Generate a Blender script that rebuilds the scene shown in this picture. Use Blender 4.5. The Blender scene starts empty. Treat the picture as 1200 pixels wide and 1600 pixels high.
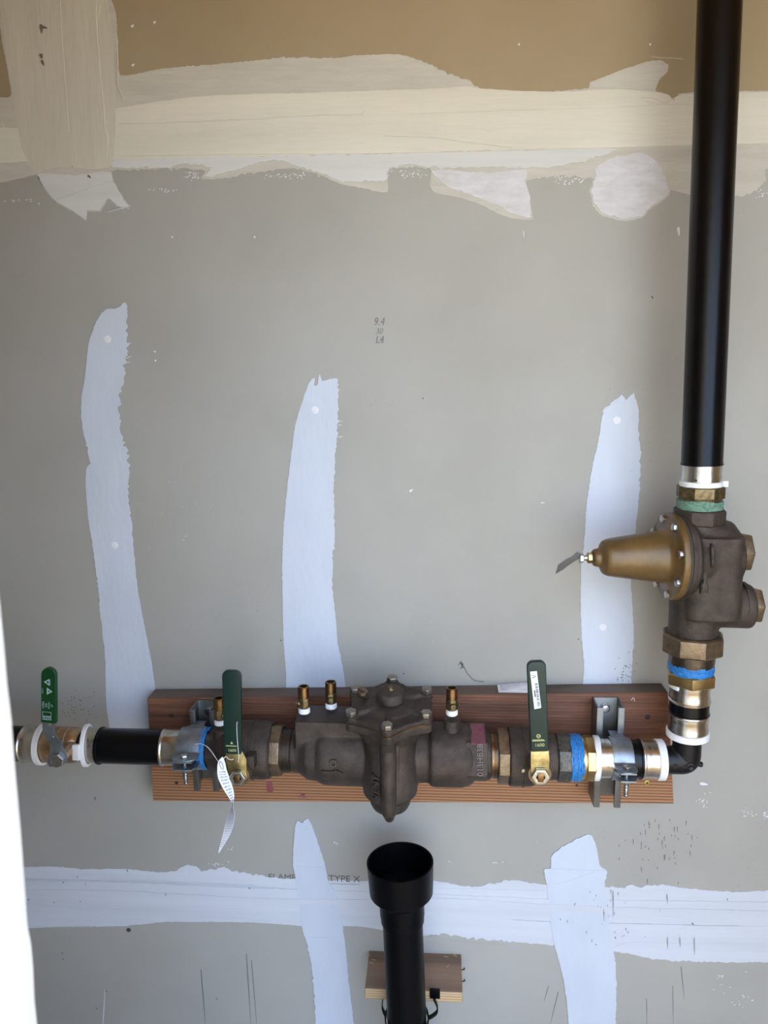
import bpy, bmesh, math, random
from mathutils import Vector, Matrix, Euler
C = bpy.context.scene.collection
PI = math.pi
rad = math.radians

# ------------------------------------------------------------------ camera
F = 1200.0
CAM = Vector((0.0, -1.2, 1.45))
ROT = (Matrix.Rotation(rad(4.0), 3, 'Z') @ Matrix.Rotation(rad(80.0), 3, 'X')
       @ Matrix.Rotation(rad(-0.7), 3, 'Z'))
cd = bpy.data.cameras.new('camera')
cam = bpy.data.objects.new('camera', cd)
C.objects.link(cam)
cam.location = CAM
cam.rotation_euler = ROT.to_euler()
cd.sensor_fit = 'VERTICAL'
cd.sensor_height = 24.0
cd.lens = 24.0 * F / 1600.0
cd.clip_start = 0.02
cd.dof.use_dof = True
cd.dof.focus_distance = 1.15
cd.dof.aperture_fstop = 5.0
bpy.context.scene.camera = cam

# ------------------------------------------------------------------ sky, sun, exposure
w = bpy.data.worlds.new('sky'); bpy.context.scene.world = w
w.use_nodes = True
nt = w.node_tree; nt.nodes.clear()
out = nt.nodes.new('ShaderNodeOutputWorld'); bg = nt.nodes.new('ShaderNodeBackground')
tc = nt.nodes.new('ShaderNodeTexCoord'); sx = nt.nodes.new('ShaderNodeSeparateXYZ')
cr = nt.nodes.new('ShaderNodeValToRGB')
nt.links.new(tc.outputs['Generated'], sx.inputs[0]); nt.links.new(sx.outputs['Z'], cr.inputs[0])
cr.color_ramp.elements[0].position = 0.0; cr.color_ramp.elements[0].color = (0.72, 0.85, 1.0, 1)
cr.color_ramp.elements[1].position = 0.75; cr.color_ramp.elements[1].color = (0.36, 0.56, 1.0, 1)
nt.links.new(cr.outputs[0], bg.inputs[0]); nt.links.new(bg.outputs[0], out.inputs[0])
bg.inputs[1].default_value = 4.6
sun = bpy.data.lights.new('sun', 'SUN'); sun.energy = 20.0; sun.angle = rad(0.6); sun.color = (1.0, 0.93, 0.80)
so = bpy.data.objects.new('sun', sun); C.objects.link(so)
so.rotation_euler = Vector((-0.35, -0.35, -1.0)).to_track_quat('-Z', 'Y').to_euler()
vs = bpy.context.scene.view_settings
bpy.context.scene.display_settings.display_device = 'sRGB'
vs.view_transform = 'Standard'; vs.look = 'None'; vs.gamma = 1.0; vs.use_curve_mapping = False
vs.exposure = 0.25

# ------------------------------------------------------------------ measuring helpers
def ray(px, py):
    return ROT @ Vector(((px - 600) / F, (800 - py) / F, -1.0))
def at(px, py, y=0.0):                      # the point of the plane y = const seen there
    d = ray(px, py)
    return CAM + d * ((y - CAM.y) / d.y)
def pix(P):
    v = ROT.transposed() @ (Vector(P) - CAM)
    return 600 + F * v.x / -v.z, 800 - F * v.y / -v.z, -v.z

class Axis:
    """a pipe axis in space; s() turns a pixel column or row into a distance along it"""
    def __init__(self, A, B, horizontal):
        self.A = A; self.u = (B - A).normalized(); self.h = horizontal
        z = self.u; y = Vector((0, -1, 0)); x = y.cross(z).normalized(); y = z.cross(x)
        self.M = Matrix(((x.x, y.x, z.x, A.x), (x.y, y.y, z.y, A.y), (x.z, y.z, z.z, A.z), (0, 0, 0, 1)))
    def s(self, p):
        lo, hi = -3.0, 3.0
        f = lambda t: pix(self.A + self.u * t)[0 if self.h else 1]
        if f(lo) > f(hi): lo, hi = hi, lo
        for _ in range(50):
            m = (lo + hi) / 2
            if f(m) < p: lo = m
            else: hi = m
        return (lo + hi) / 2
    def P(self, p): return self.A + self.u * self.s(p)
    def r(self, p, half):
        x, y, d = pix(self.P(p))
        a = math.atan(((y - 800) if self.h else (x - 600)) / F)
        return half * d / F * math.cos(a)
    def prof(self, pts, k=1.0):
        return [(self.s(p), self.r(p, h) * k) for p, h in pts]

# ------------------------------------------------------------------ materials
def pmat(name, col, rough=0.5, metal=0.0, bump=0.0, bscale=300.0, var=0.0, vscale=20.0, col2=None, spec=None, coat=0.0, aniso=None, rvar=0.0):
    m = bpy.data.materials.new(name); m.use_nodes = True
    n = m.node_tree; b = n.nodes['Principled BSDF']
    b.inputs['Roughness'].default_value = rough; b.inputs['Metallic'].default_value = metal
    if spec is not None: b.inputs['Specular IOR Level'].default_value = spec
    if coat: b.inputs['Coat Weight'].default_value = coat; b.inputs['Coat Roughness'].default_value = 0.15
    b.inputs['Base Color'].default_value = (*col, 1)
    t = n.nodes.new('ShaderNodeTexCoord'); g = n.nodes.new('ShaderNodeNewGeometry')
    mp = n.nodes.new('ShaderNodeMapping'); n.links.new(g.outputs['Position'], mp.inputs[0])
    if aniso: mp.inputs['Scale'].default_value = aniso
    if col2 is None: col2 = tuple(c * (1 - var) for c in col)
    if var or rvar:
        z = n.nodes.new('ShaderNodeTexNoise'); z.inputs['Scale'].default_value = vscale; z.inputs['Detail'].default_value = 6
        z.inputs['Roughness'].default_value = 0.65
        n.links.new(mp.outputs[0], z.inputs['Vector'])
        r = n.nodes.new('ShaderNodeValToRGB'); r.color_ramp.elements[0].position = 0.35; r.color_ramp.elements[1].position = 0.65
        r.color_ramp.elements[0].color = (*col2, 1); r.color_ramp.elements[1].color = (*col, 1)
        n.links.new(z.outputs['Fac'], r.inputs[0])
        if var: n.links.new(r.outputs[0], b.inputs['Base Color'])
        if rvar:
            q = n.nodes.new('ShaderNodeMapRange'); q.inputs['To Min'].default_value = rough; q.inputs['To Max'].default_value = min(1, rough + rvar)
            n.links.new(z.outputs['Fac'], q.inputs[0]); n.links.new(q.outputs[0], b.inputs['Roughness'])
    if bump:
        z2 = n.nodes.new('ShaderNodeTexNoise'); z2.inputs['Scale'].default_value = bscale; z2.inputs['Detail'].default_value = 3
        n.links.new(mp.outputs[0], z2.inputs['Vector'])
        bp = n.nodes.new('ShaderNodeBump'); bp.inputs['Strength'].default_value = bump; bp.inputs['Distance'].default_value = 0.001
        n.links.new(z2.outputs['Fac'], bp.inputs['Height']); n.links.new(bp.outputs[0], b.inputs['Normal'])
    return m

M = {}
M['bronze'] = pmat('cast bronze', (0.105, 0.082, 0.066), 0.48, 0.7, 1.0, 750, 0.45, 45, rvar=0.15)
M['bronze_machined'] = pmat('machined bronze', (0.27, 0.20, 0.13), 0.42, 0.85, 0.4, 500, 0.4, 90)  # paler bronze of hex ends, nuts and plugs
M['bronze_thread'] = pmat('bronze thread', (0.13, 0.10, 0.08), 0.35, 0.9, 0.2, 900, 0.3, 200)
M['groove'] = pmat('painted recess shade and dirt', (0.035, 0.028, 0.022), 0.7, 0.3)  # recess shade and dirt put into a dark colour
M['bronze_edge'] = pmat('paler bronze lettering', (0.15, 0.12, 0.095), 0.45, 0.7, 0.5, 700)  # slightly paler than the body so the number reads
M['brass'] = pmat('brass', (0.62, 0.44, 0.20), 0.25, 1.0, 0.15, 300, 0.25, 60, rvar=0.15)
M['brass_old'] = pmat('tarnished brass', (0.25, 0.19, 0.10), 0.38, 0.95, 0.3, 400, 0.6, 130, rvar=0.2)
M['copper_brass'] = pmat('coppery brass', (0.30, 0.175, 0.085), 0.36, 1.0, 0.1, 300, 0.4, 100)
M['valve_brass'] = pmat('dull tan brass', (0.50, 0.34, 0.20), 0.36, 0.9, 0.2, 300, 0.3, 60)
M['bonnet'] = pmat('ochre coated bonnet', (0.170, 0.098, 0.030), 0.42, 0.2, 0.2, 250, 0.4, 25, coat=0.15)
M['steel'] = pmat('stainless sleeve', (0.62, 0.59, 0.54), 0.2, 1.0, 0.1, 200, 0.15, 60, rvar=0.1)
M['bolt'] = pmat('zinc plated bolt', (0.60, 0.60, 0.58), 0.3, 1.0, 0.1, 300, 0.3, 200)
M['old_bolt'] = pmat('dull steel bolt', (0.33, 0.30, 0.26), 0.4, 0.9, 0.2, 300, 0.3, 200)
M['tag_lead'] = pmat('grey lead tag', (0.10, 0.095, 0.085), 0.6, 0.3, 0.3, 300, 0.4, 200)
M['zinc'] = pmat('galvanised steel', (0.34, 0.38, 0.42), 0.36, 0.9, 0.15, 300, 0.3, 70, rvar=0.15)
M['strut'] = pmat('galvanised channel', (0.21, 0.215, 0.215), 0.36, 0.85, 0.1, 300, 0.3, 50, rvar=0.15)
M['bracket'] = pmat('yellow zinc bracket', (0.58, 0.47, 0.22), 0.28, 1.0, 0.2, 300, 0.5, 90, rvar=0.2)
M['black_pipe'] = pmat('black plastic pipe', (0.003, 0.003, 0.0035), 0.27, 0, 0.1, 60, 0.5, 100, aniso=(1, 1, .1), spec=0.25)
M['black_abs'] = pmat('black drain plastic', (0.002, 0.002, 0.003), 0.38, 0, 0.1, 300, 0.3, 60, spec=0.14)
M['rubber'] = pmat('black elbow plastic', (0.006, 0.006, 0.007), 0.36, 0, 0.2, 500, spec=.3)
M['white_plastic'] = pmat('white plastic ring', (0.80, 0.80, 0.80), 0.45)
M['tape'] = pmat('white thread tape', (0.85, 0.86, 0.88), 0.6, 0, 0.5, 400)
M['blue'] = pmat('blue thread sealant', (0.02, 0.24, 0.62), 0.45, 0, 1.0, 500, 0.4, 200, col2=(0.02, 0.13, 0.36))
M['green_seal'] = pmat('green thread sealant', (0.20, 0.36, 0.26), 0.6, 0, 1.0, 500, 0.4, 200, col2=(0.09, 0.17, 0.12))
M['dark_seal'] = pmat('sealant smeared bronze', (0.15, 0.12, 0.095), 0.4, 0.6, 1.0, 400, 0.6, 150, col2=(0.04, 0.055, 0.055))
M['green'] = pmat('dark green grip', (0.0035, 0.024, 0.016), 0.42, 0, 0.15, 200, 0.15, 40)
M['green_b'] = pmat('bright green grip', (0.003, 0.050, 0.010), 0.35, 0, 0.1, 200)
M['paper'] = pmat('white paper', (0.86, 0.86, 0.88), 0.7)
M['sticker'] = pmat('white sticker', (0.85, 0.86, 0.87), 0.5)
M['ink'] = pmat('black print', (0.04, 0.04, 0.05), 0.6)
M['blue_ink'] = pmat('bluish print', (0.20, 0.22, 0.32), 0.7)
M['pale_print'] = pmat('pale green print', (0.35, 0.50, 0.48), 0.6)
M['gold_print'] = pmat('gold print', (0.50, 0.50, 0.22), 0.5)
M['pencil'] = pmat('pencil', (0.14, 0.14, 0.15), 0.7)
M['stamp'] = pmat('worn black stamp', (0.12, 0.11, 0.11), 0.8)
M['old_stain'] = pmat('olive stain', (0.22, 0.19, 0.14), 0.9, 0, 0, 1, .3, 200)
M['hole'] = pmat('dark speck', (0.05, 0.045, 0.04), 0.9)
M['magenta'] = pmat('magenta marker', (0.22, 0.02, 0.10), 0.6, 0.1, 0, 1, 0.7, 140, col2=(0.16, 0.10, 0.06))
M['purple'] = pmat('purple stain', (0.20, 0.03, 0.07), 0.8, 0, 0, 1, 0.7, 180, col2=(0.26, 0.10, 0.07))
M['screw'] = pmat('dark screw', (0.05, 0.04, 0.03), 0.5, 0.6)
M['yellow_screw'] = pmat('yellow screw', (0.45, 0.38, 0.08), 0.4, 0.7)
M['white_paint'] = pmat('white painted casing', (0.88, 0.90, 0.90), 0.5, 0, 0.3, 60)
M['cream'] = pmat('cream joint compound', (0.69, 0.655, 0.55), 0.85, 0, 0.5, 90, 0.10, 9, aniso=(0.3, 1, 2.5))
M['cream_thin'] = pmat('thin cream compound', (0.56, 0.53, 0.46), 0.9, 0, 0.5, 150, 0.14, 30, aniso=(0.3, 1, 2.0))
M['cream_dull'] = pmat('dull cream compound', (0.61, 0.57, 0.475), 0.88, 0, 0.5, 90, 0.12, 14, aniso=(2.5, 1, 0.3))
M['comp_top'] = pmat('off white compound', (0.64, 0.63, 0.61), 0.85, 0, 0.6, 70, 0.10, 10, aniso=(0.2, 1, 2.5))
M['comp'] = pmat('white joint compound', (0.59, 0.63, 0.70), 0.85, 0, 0.5, 120, 0.08, 10, aniso=(1, 1, .4))
M['comp_h'] = pmat('white seam compound', (0.62, 0.64, 0.685), 0.85, 0, 0.6, 70, 0.09, 8, aniso=(0.15, 1, 3))
M['comp_thin'] = pmat('thin white compound', (0.64, 0.63, 0.65), 0.9, 0, 0.6, 150, 0.12, 60, aniso=(0.5, 1, 1.5), col2=(0.55, 0.53, 0.52))
M['fleck'] = pmat('compound flecks', (0.74, 0.74, 0.76), 0.9)
M['concrete'] = pmat('concrete slab', (0.42, 0.36, 0.28), 0.9, 0, 0.3, 60, 0.15, 3)
M['soil'] = pmat('sunlit tan ground', (0.40, 0.38, 0.31), 0.95, 0, 0, 60, 0.15, 3)
M['bounce_tan'] = pmat('tan bounce slab', (0.62, 0.38, 0.14), 0.95, 0, 0, 60, 0.15, 3)
M['ply'] = pmat('raw plywood', (0.62, 0.46, 0.27), 0.9, 0, 0, 60, 0.15, 3)
M['raw_ceiling'] = pmat('wood ceiling', (0.72, 0.38, 0.09), 0.9, 0, 0, 60, 0.2, 3)
M['stucco'] = pmat('outside stucco', (0.70, 0.66, 0.58), 0.95, 0, 0.5, 90)

def paper_wall(ca=(0.365, 0.350, 0.31), cb=(0.41, 0.395, 0.355)):
    m = bpy.data.materials.new('drywall paper'); m.use_nodes = True
    n = m.node_tree; b = n.nodes['Principled BSDF']; b.inputs['Roughness'].default_value = 0.9
    g = n.nodes.new('ShaderNodeNewGeometry')
    def noise(sc, det, a=(1, 1, 1)):
        mp = n.nodes.new('ShaderNodeMapping'); mp.inputs['Scale'].default_value = a
        n.links.new(g.outputs['Position'], mp.inputs[0])
        z = n.nodes.new('ShaderNodeTexNoise'); z.inputs['Scale'].default_value = sc; z.inputs['Detail'].default_value = det
        n.links.new(mp.outputs[0], z.inputs['Vector']); return z
    z = noise(5, 6); r = n.nodes.new('ShaderNodeValToRGB')
    r.color_ramp.elements[0].position = 0.3; r.color_ramp.elements[0].color = (*ca, 1)
    r.color_ramp.elements[1].position = 0.7; r.color_ramp.elements[1].color = (*cb, 1)
    n.links.new(z.outputs[0], r.inputs[0])
    # fine dirt specks and pale flecks
    def specks(sc, th, col, src, gate_scale, gate):
        v = n.nodes.new('ShaderNodeTexVoronoi'); v.inputs['Scale'].default_value = sc
        n.links.new(g.outputs['Position'], v.inputs['Vector'])
        lt = n.nodes.new('ShaderNodeMath'); lt.operation = 'LESS_THAN'; lt.inputs[1].default_value = th
        n.links.new(v.outputs['Distance'], lt.inputs[0])
        q = noise(gate_scale, 2); gt = n.nodes.new('ShaderNodeMath'); gt.operation = 'GREATER_THAN'; gt.inputs[1].default_value = gate
        n.links.new(q.outputs[0], gt.inputs[0])
        mu = n.nodes.new('ShaderNodeMath'); mu.operation = 'MULTIPLY'; n.links.new(lt.outputs[0], mu.inputs[0]); n.links.new(gt.outputs[0], mu.inputs[1])
        mx = n.nodes.new('ShaderNodeMix'); mx.data_type = 'RGBA'
        n.links.new(mu.outputs[0], mx.inputs[0]); n.links.new(src, mx.inputs[6]); mx.inputs[7].default_value = (*col, 1)
        return mx.outputs[2]
    o = specks(120, 0.07, (0.22, 0.20, 0.18), r.outputs[0], 4, 0.60)
    o = specks(90, 0.06, (0.60, 0.58, 0.54), o, 3.3, 0.62)
    n.links.new(o, b.inputs['Base Color'])
    f = noise(500, 3); bp = n.nodes.new('ShaderNodeBump'); bp.inputs['Strength'].default_value = 0.25; bp.inputs['Distance'].default_value = 0.0006
    n.links.new(f.outputs[0], bp.inputs['Height']); n.links.new(bp.outputs[0], b.inputs['Normal'])
    return m
M['drywall'] = paper_wall()
M['drywall_brown'] = paper_wall((0.33, 0.255, 0.15), (0.375, 0.295, 0.185))

def wood(name, ca, cb, cc, zlo=None, zhi=None, stripe=110.0, wx=0.02):
    """long grain along x; the lower part of the face is a paler, striped growth zone"""
    m = bpy.data.materials.new(name); m.use_nodes = True
    n = m.node_tree; b = n.nodes['Principled BSDF']; b.inputs['Roughness'].default_value = 0.7
    g = n.nodes.new('ShaderNodeNewGeometry'); L = n.links.new
    mp = n.nodes.new('ShaderNodeMapping'); mp.inputs['Scale'].default_value = (wx * 70, 22, 22); L(g.outputs['Position'], mp.inputs[0])
    z = n.nodes.new('ShaderNodeTexNoise'); z.inputs['Scale'].default_value = 2.5; z.inputs['Detail'].default_value = 8; z.inputs['Roughness'].default_value = 0.7
    L(mp.outputs[0], z.inputs['Vector'])
    r = n.nodes.new('ShaderNodeValToRGB'); r.color_ramp.elements[0].position = 0.3; r.color_ramp.elements[0].color = (*ca, 1)
    r.color_ramp.elements[1].position = 0.7; r.color_ramp.elements[1].color = (*cb, 1); L(z.outputs[0], r.inputs[0])
    # growth ring stripes
    mp2 = n.nodes.new('ShaderNodeMapping'); mp2.inputs['Scale'].default_value = (0.012, 0.3, 1); L(g.outputs['Position'], mp2.inputs[0])
    wv = n.nodes.new('ShaderNodeTexWave'); wv.wave_type = 'BANDS'; wv.bands_direction = 'Z'
    wv.inputs['Scale'].default_value = stripe; wv.inputs['Distortion'].default_value = 3.0; wv.inputs['Detail'].default_value = 3; wv.inputs['Detail Scale'].default_value = 1.0
    L(mp2.outputs[0], wv.inputs['Vector'])
    r2 = n.nodes.new('ShaderNodeValToRGB'); r2.color_ramp.elements[0].position = 0.1; r2.color_ramp.elements[0].color = (*[c * 0.42 for c in cc], 1)
    r2.color_ramp.elements[1].position = 0.6; r2.color_ramp.elements[1].color = (*cc, 1); L(wv.outputs[0], r2.inputs[0])
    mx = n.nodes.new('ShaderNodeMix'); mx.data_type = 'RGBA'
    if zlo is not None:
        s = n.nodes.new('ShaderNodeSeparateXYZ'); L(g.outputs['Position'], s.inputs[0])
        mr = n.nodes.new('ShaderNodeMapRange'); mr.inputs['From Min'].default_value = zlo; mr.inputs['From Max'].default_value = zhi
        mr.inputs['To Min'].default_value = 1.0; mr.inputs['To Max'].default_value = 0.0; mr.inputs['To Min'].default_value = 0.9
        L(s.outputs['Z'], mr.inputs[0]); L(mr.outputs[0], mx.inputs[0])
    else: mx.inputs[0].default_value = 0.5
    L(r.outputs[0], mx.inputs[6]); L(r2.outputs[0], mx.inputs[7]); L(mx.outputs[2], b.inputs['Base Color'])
    bp = n.nodes.new('ShaderNodeBump'); bp.inputs['Strength'].default_value = 0.3; bp.inputs['Distance'].default_value = 0.001
    L(wv.outputs[0], bp.inputs['Height']); L(bp.outputs[0], b.inputs['Normal'])
    return m

# ------------------------------------------------------------------ mesh helpers
class MB:
    def __init__(s): s.v = []; s.f = []
    def add(s, vs, fs, T=None):
        o = len(s.v)
        s.v += [(T @ Vector(v)) if T is not None else Vector(v) for v in vs]
        s.f += [tuple(i + o for i in f) for f in fs]
        return s
    def lathe(s, prof, T=None, seg=48, phase=0.0, cap=True, sweep=None):
        vs = []; fs = []; k = len(prof)
        for z, r in prof:
            for i in range(seg):
                a = phase + 2 * PI * i / seg
                vs.append((r * math.cos(a), r * math.sin(a), z))
        for j in range(k - 1):
            for i in range(seg):
                a = j * seg + i; b = j * seg + (i + 1) % seg
                fs.append((a, b, b + seg, a + seg))
        if cap:
            fs.append(tuple(range(seg - 1, -1, -1))); fs.append(tuple((k - 1) * seg + i for i in range(seg)))
        return s.add(vs, fs, T)
    def ring(s, z0, z1, ri, ro, T=None, seg=48, ch=0.0006):     # closed hollow ring
        p = [(z0, ri), (z0, ro - ch), (z0 + ch, ro), (z1 - ch, ro), (z1, ro - ch), (z1, ri)]
        vs = []; fs = []; k = len(p)
        for z, r in p:
            for i in range(seg):
                a = 2 * PI * i / seg; vs.append((r * math.cos(a), r * math.sin(a), z))
        for j in range(k):
            for i in range(seg):
                a = j * seg + i; b = j * seg + (i + 1) % seg; c = ((j + 1) % k) * seg
                fs.append((a, b, c + (i + 1) % seg, c + i))
        return s.add(vs, fs, T)
    def hexa(s, z0, z1, r, T=None, n=6, phase=None, ch=0.12):     # nut, across flats = 2r
        R = r / math.cos(PI / n); c = (z1 - z0) * ch
        if phase is None: phase = PI / n
        # chamfer: corners of the end faces are cut back
        return s.lathe([(z0, R - c * 1.2), (z0 + c, R), (z1 - c, R), (z1, R - c * 1.2)], T, n, phase)
    def prism(s, pts, z0, z1, T=None):
        k = len(pts); vs = [(x, y, z0) for x, y in pts] + [(x, y, z1) for x, y in pts]
        fs = [(i, (i + 1) % k, k + (i + 1) % k, k + i) for i in range(k)]
        fs += [tuple(range(k - 1, -1, -1)), tuple(range(k, 2 * k))]
        return s.add(vs, fs, T)
    def box(s, x0, x1, y0, y1, z0, z1, T=None):
        return s.prism([(x0, y0), (x1, y0), (x1, y1), (x0, y1)], z0, z1, T)
    def tube(s, path, r, seg=10, closed=False):
        path = [Vector(p) for p in path]; n = len(path); vs = []; fs = []
        t0 = (path[1] - path[0]).normalized()
        up = Vector((0, 0, 1)) if abs(t0.z) < 0.9 else Vector((0, 1, 0))
        x = t0.cross(up).normalized()
        for i, p in enumerate(path):
            t = (path[min(i + 1, n - 1)] - path[max(i - 1, 0)]).normalized()
            x = (x - t * x.dot(t)).normalized(); y = t.cross(x)
            rr = r[i] if isinstance(r, (list, tuple)) else r
            for k in range(seg):
                a = 2 * PI * k / seg; vs.append(p + x * (rr * math.cos(a)) + y * (rr * math.sin(a)))
        for i in range(n - 1):
            for k in range(seg):
                a = i * seg + k; b = i * seg + (k + 1) % seg; fs.append((a, b, b + seg, a + seg))
        fs += [tuple(range(seg - 1, -1, -1)), tuple((n - 1) * seg + k for k in range(seg))]
        return s.add(vs, fs)
    def helix(s, z0, z1, r, wire, turns, T=None, seg=6, jit=0.0, rnd=None):
        pts = []; N = int(turns * 28)
        for i in range(N + 1):
            a = 2 * PI * turns * i / N; z = z0 + (z1 - z0) * i / N
            j = (rnd.uniform(-1, 1) * jit) if rnd else 0
            pts.append(T @ Vector(((r + j) * math.cos(a), (r + j) * math.sin(a), z + j * 1.5)))
        return s.tube(pts, wire, seg)
    def ribbon(s, L_, R_, th):                                        # two rails, thin
        n = len(L_); vs = []
        for i in range(n):
            a, b = Vector(L_[i]), Vector(R_[i])
            t = (Vector(L_[min(i + 1, n - 1)]) - Vector(L_[max(i - 1, 0)]))
            nn = (b - a).cross(t).normalized() * th / 2
            vs += [a + nn, b + nn, b - nn, a - nn]
        fs = []
        for i in range(n - 1):
            for k in range(4):
                a = i * 4 + k; b = i * 4 + (k + 1) % 4; fs.append((a, b, b + 4, a + 4))
        fs += [(3, 2, 1, 0), tuple((n - 1) * 4 + k for k in range(4))]
        return s.add(vs, fs)

def frame(o, z, x=(1, 0, 0)):
    z = Vector(z).normalized(); x = Vector(x); x = (x - z * x.dot(z)).normalized(); y = z.cross(x)
    return Matrix(((x.x, y.x, z.x, o[0]), (x.y, y.y, z.y, o[1]), (x.z, y.z, z.z, o[2]), (0, 0, 0, 1)))
def front(o, rot=0.0):        # X right, Y up, Z towards the room
    return frame(o, (0, -1, 0), (math.cos(rot), 0, math.sin(rot)))

def wloc(o):
    v = Vector((0, 0, 0))
    while o is not None: v += Vector(o.location); o = o.parent
    return v
def finish(me, mat, smooth=35.0):
    me.materials.clear(); me.materials.append(mat)
    me.shade_smooth(); me.set_sharp_from_angle(angle=rad(smooth))
def obj(name, mb, mat, parent=None, bevel=0.0, smooth=35.0, origin=None, segs=2):
    o0 = wloc(parent) if parent else (Vector(origin) if origin is not None else Vector((0, 0, 0)))
    me = bpy.data.meshes.new(name)
    me.from_pydata([v - o0 for v in mb.v], [], mb.f)
    bm = bmesh.new(); bm.from_mesh(me)
    bmesh.ops.recalc_face_normals(bm, faces=bm.faces)
    if bevel:
        es = [e for e in bm.edges if len(e.link_faces) == 2 and e.calc_face_angle(0) > rad(35)]
        bmesh.ops.bevel(bm, geom=es, offset=bevel, segments=segs, affect='EDGES', profile=0.6, clamp_overlap=True)
    bm.to_mesh(me); bm.free()
    finish(me, mat, smooth)
    o = bpy.data.objects.new(name, me); C.objects.link(o)
    if parent: o.parent = parent
    else: o.location = o0
    return o
def cast(name, mb, mat, parent, voxel=0.0022, it=4, bevel=0.0):
    """fuse overlapping shapes into one rounded casting"""
    o = obj(name, mb, mat, parent, bevel)
    rm = o.modifiers.new('r', 'REMESH'); rm.mode = 'VOXEL'; rm.voxel_size = voxel
    sm = o.modifiers.new('s', 'SMOOTH'); sm.iterations = it; sm.factor = 0.5
    dg = bpy.context.evaluated_depsgraph_get()
    me = bpy.data.meshes.new_from_object(o.evaluated_get(dg), depsgraph=dg)
    o.modifiers.clear(); o.data = me; finish(me, mat, 60)
    return o
def text(name, s, size, T, mat, parent, depth=0.0002, bold=0.0, align='CENTER', sx=1.0, shear=0.0):
    cu = bpy.data.curves.new(name, 'FONT'); cu.body = s; cu.size = size; cu.align_x = align; cu.align_y = 'CENTER'
    cu.extrude = depth; cu.resolution_u = 3; cu.offset = bold; cu.shear = shear
    t = bpy.data.objects.new(name, cu); C.objects.link(t)
    dg = bpy.context.evaluated_depsgraph_get()
    me = bpy.data.meshes.new_from_object(t.evaluated_get(dg), depsgraph=dg)
    bpy.data.objects.remove(t)
    o0 = wloc(parent)
    me.transform(Matrix.Translation(-o0) @ T @ Matrix.Diagonal((sx, 1, 1, 1)))
    me.materials.clear(); me.materials.append(mat)
    o = bpy.data.objects.new(name, me); C.objects.link(o); o.parent = parent
    return o
def thing(name, label, cat, loc, group=None):
    o = bpy.data.objects.new(name, None); C.objects.link(o); o.location = loc; o.empty_display_size = 0.02
    o['label'] = label; o['category'] = cat
    if group: o['group'] = group
    return o
def part_label(o, l): o['label'] = l; return o
rnd = random.Random(7)

# ================================================================== THE ROOM
def struct(name, mb, mat, bevel=0.0):
    o = obj(name, mb, mat, None, bevel); o['kind'] = 'structure'; return o
wall = struct('wall_back', MB().box(-0.85, 1.35, 0.010, 0.022, -0.02, 2.3), M['ply'])
ZS1 = at(600, 195).z; ZS2 = at(600, 1408).z
for z0_, z1_, mt in ((ZS1 + .001, 2.3, 'drywall_brown'), (ZS2 + .001, ZS1 - .001, 'drywall'), (-0.02, ZS2 - .001, 'drywall')):
    o_ = obj('drywall_sheet', MB().box(-0.85, 1.35, 0.0, 0.010, z0_, z1_), M[mt], wall, 0.0006)
    if mt == 'drywall_brown': part_label(o_, 'browner upper drywall sheet')
struct('floor', MB().box(-0.97, 1.47, -0.92, 0.016, -0.12, 0.0), M['concrete'])
struct('ceiling', MB().box(-0.97, 1.47, -0.92, 0.016, 2.09, 2.3), M['raw_ceiling'])
struct('wall_left', MB().box(-0.97, -0.85, -0.92, 0.016, 0.0, 2.22), M['drywall'])
struct('wall_right', MB().box(1.35, 1.47, -0.92, 0.016, 0.0, 2.22), M['ply'])
JX = at(30, 1250, -0.80).x                     # the door jamb's edge
OPR, HEAD = 0.90, 2.0
fw = MB()
fw.box(-1.6, JX - 0.06, -0.92, -0.805, 0.0, 3.2); fw.box(OPR, 2.6, -0.92, -0.805, 0.0, 3.2); fw.box(JX - 0.06, OPR, -0.92, -0.805, HEAD, 3.2)
struct('wall_front', fw, M['stucco'])
struct('ground', MB().box(-14, 14, -22, -2.5, -0.10, -0.02), M['soil'])
struct('warm_bounce_slab', MB().box(-1.6, 14, -2.5, -0.92, -0.10, -0.02), M['bounce_tan'])  # added out of view, bounces warm light onto the upper wall

struct('sky_blocker_top', MB().box(-1.6, 2.6, -1.75, -0.92, 2.62, 2.72), M['raw_ceiling'])  # unseen overhang, added to cut light from the high sky
struct('sky_blocker_left', MB().box(-1.0, -0.45, -5.0, -0.92, -0.02, 3.2), M['stucco'])  # unseen slab added to hold back sky light from the left

# wavy white painted door casing at the camera's left
pts = []
zs = [0.0 + i * 0.03 for i in range(71)]
E_ = [(930, 0), (1000, 7), (1070, 13), (1120, 19), (1200, 25), (1300, 34), (1400, 41), (1445, 44), (1475, 50), (1510, 53), (1560, 55), (1600, 59)]
prof = []
for py, px in E_:
    P = at(px, py, -0.80); prof.append((P.x, P.z))
prof.sort(key=lambda q: q[1])
x_top = prof[-1][0]; x_bot = prof[0][0]
side = [(x_bot, -0.02)] + prof + [(x_top - 0.001, HEAD)]
poly = [(x, z) for x, z in side] + [(x_top - 0.12, HEAD), (x_bot - 0.12, -0.02)]
T = Matrix(((1, 0, 0, 0), (0, 0, -1, 0), (0, 1, 0, 0), (0, 0, 0, 1)))      # (x, y, z) -> (x, -z, y)
struct('trim_1', MB().prism(poly, 0.80, 0.925, T), M['white_paint'], 0.0015)

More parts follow.
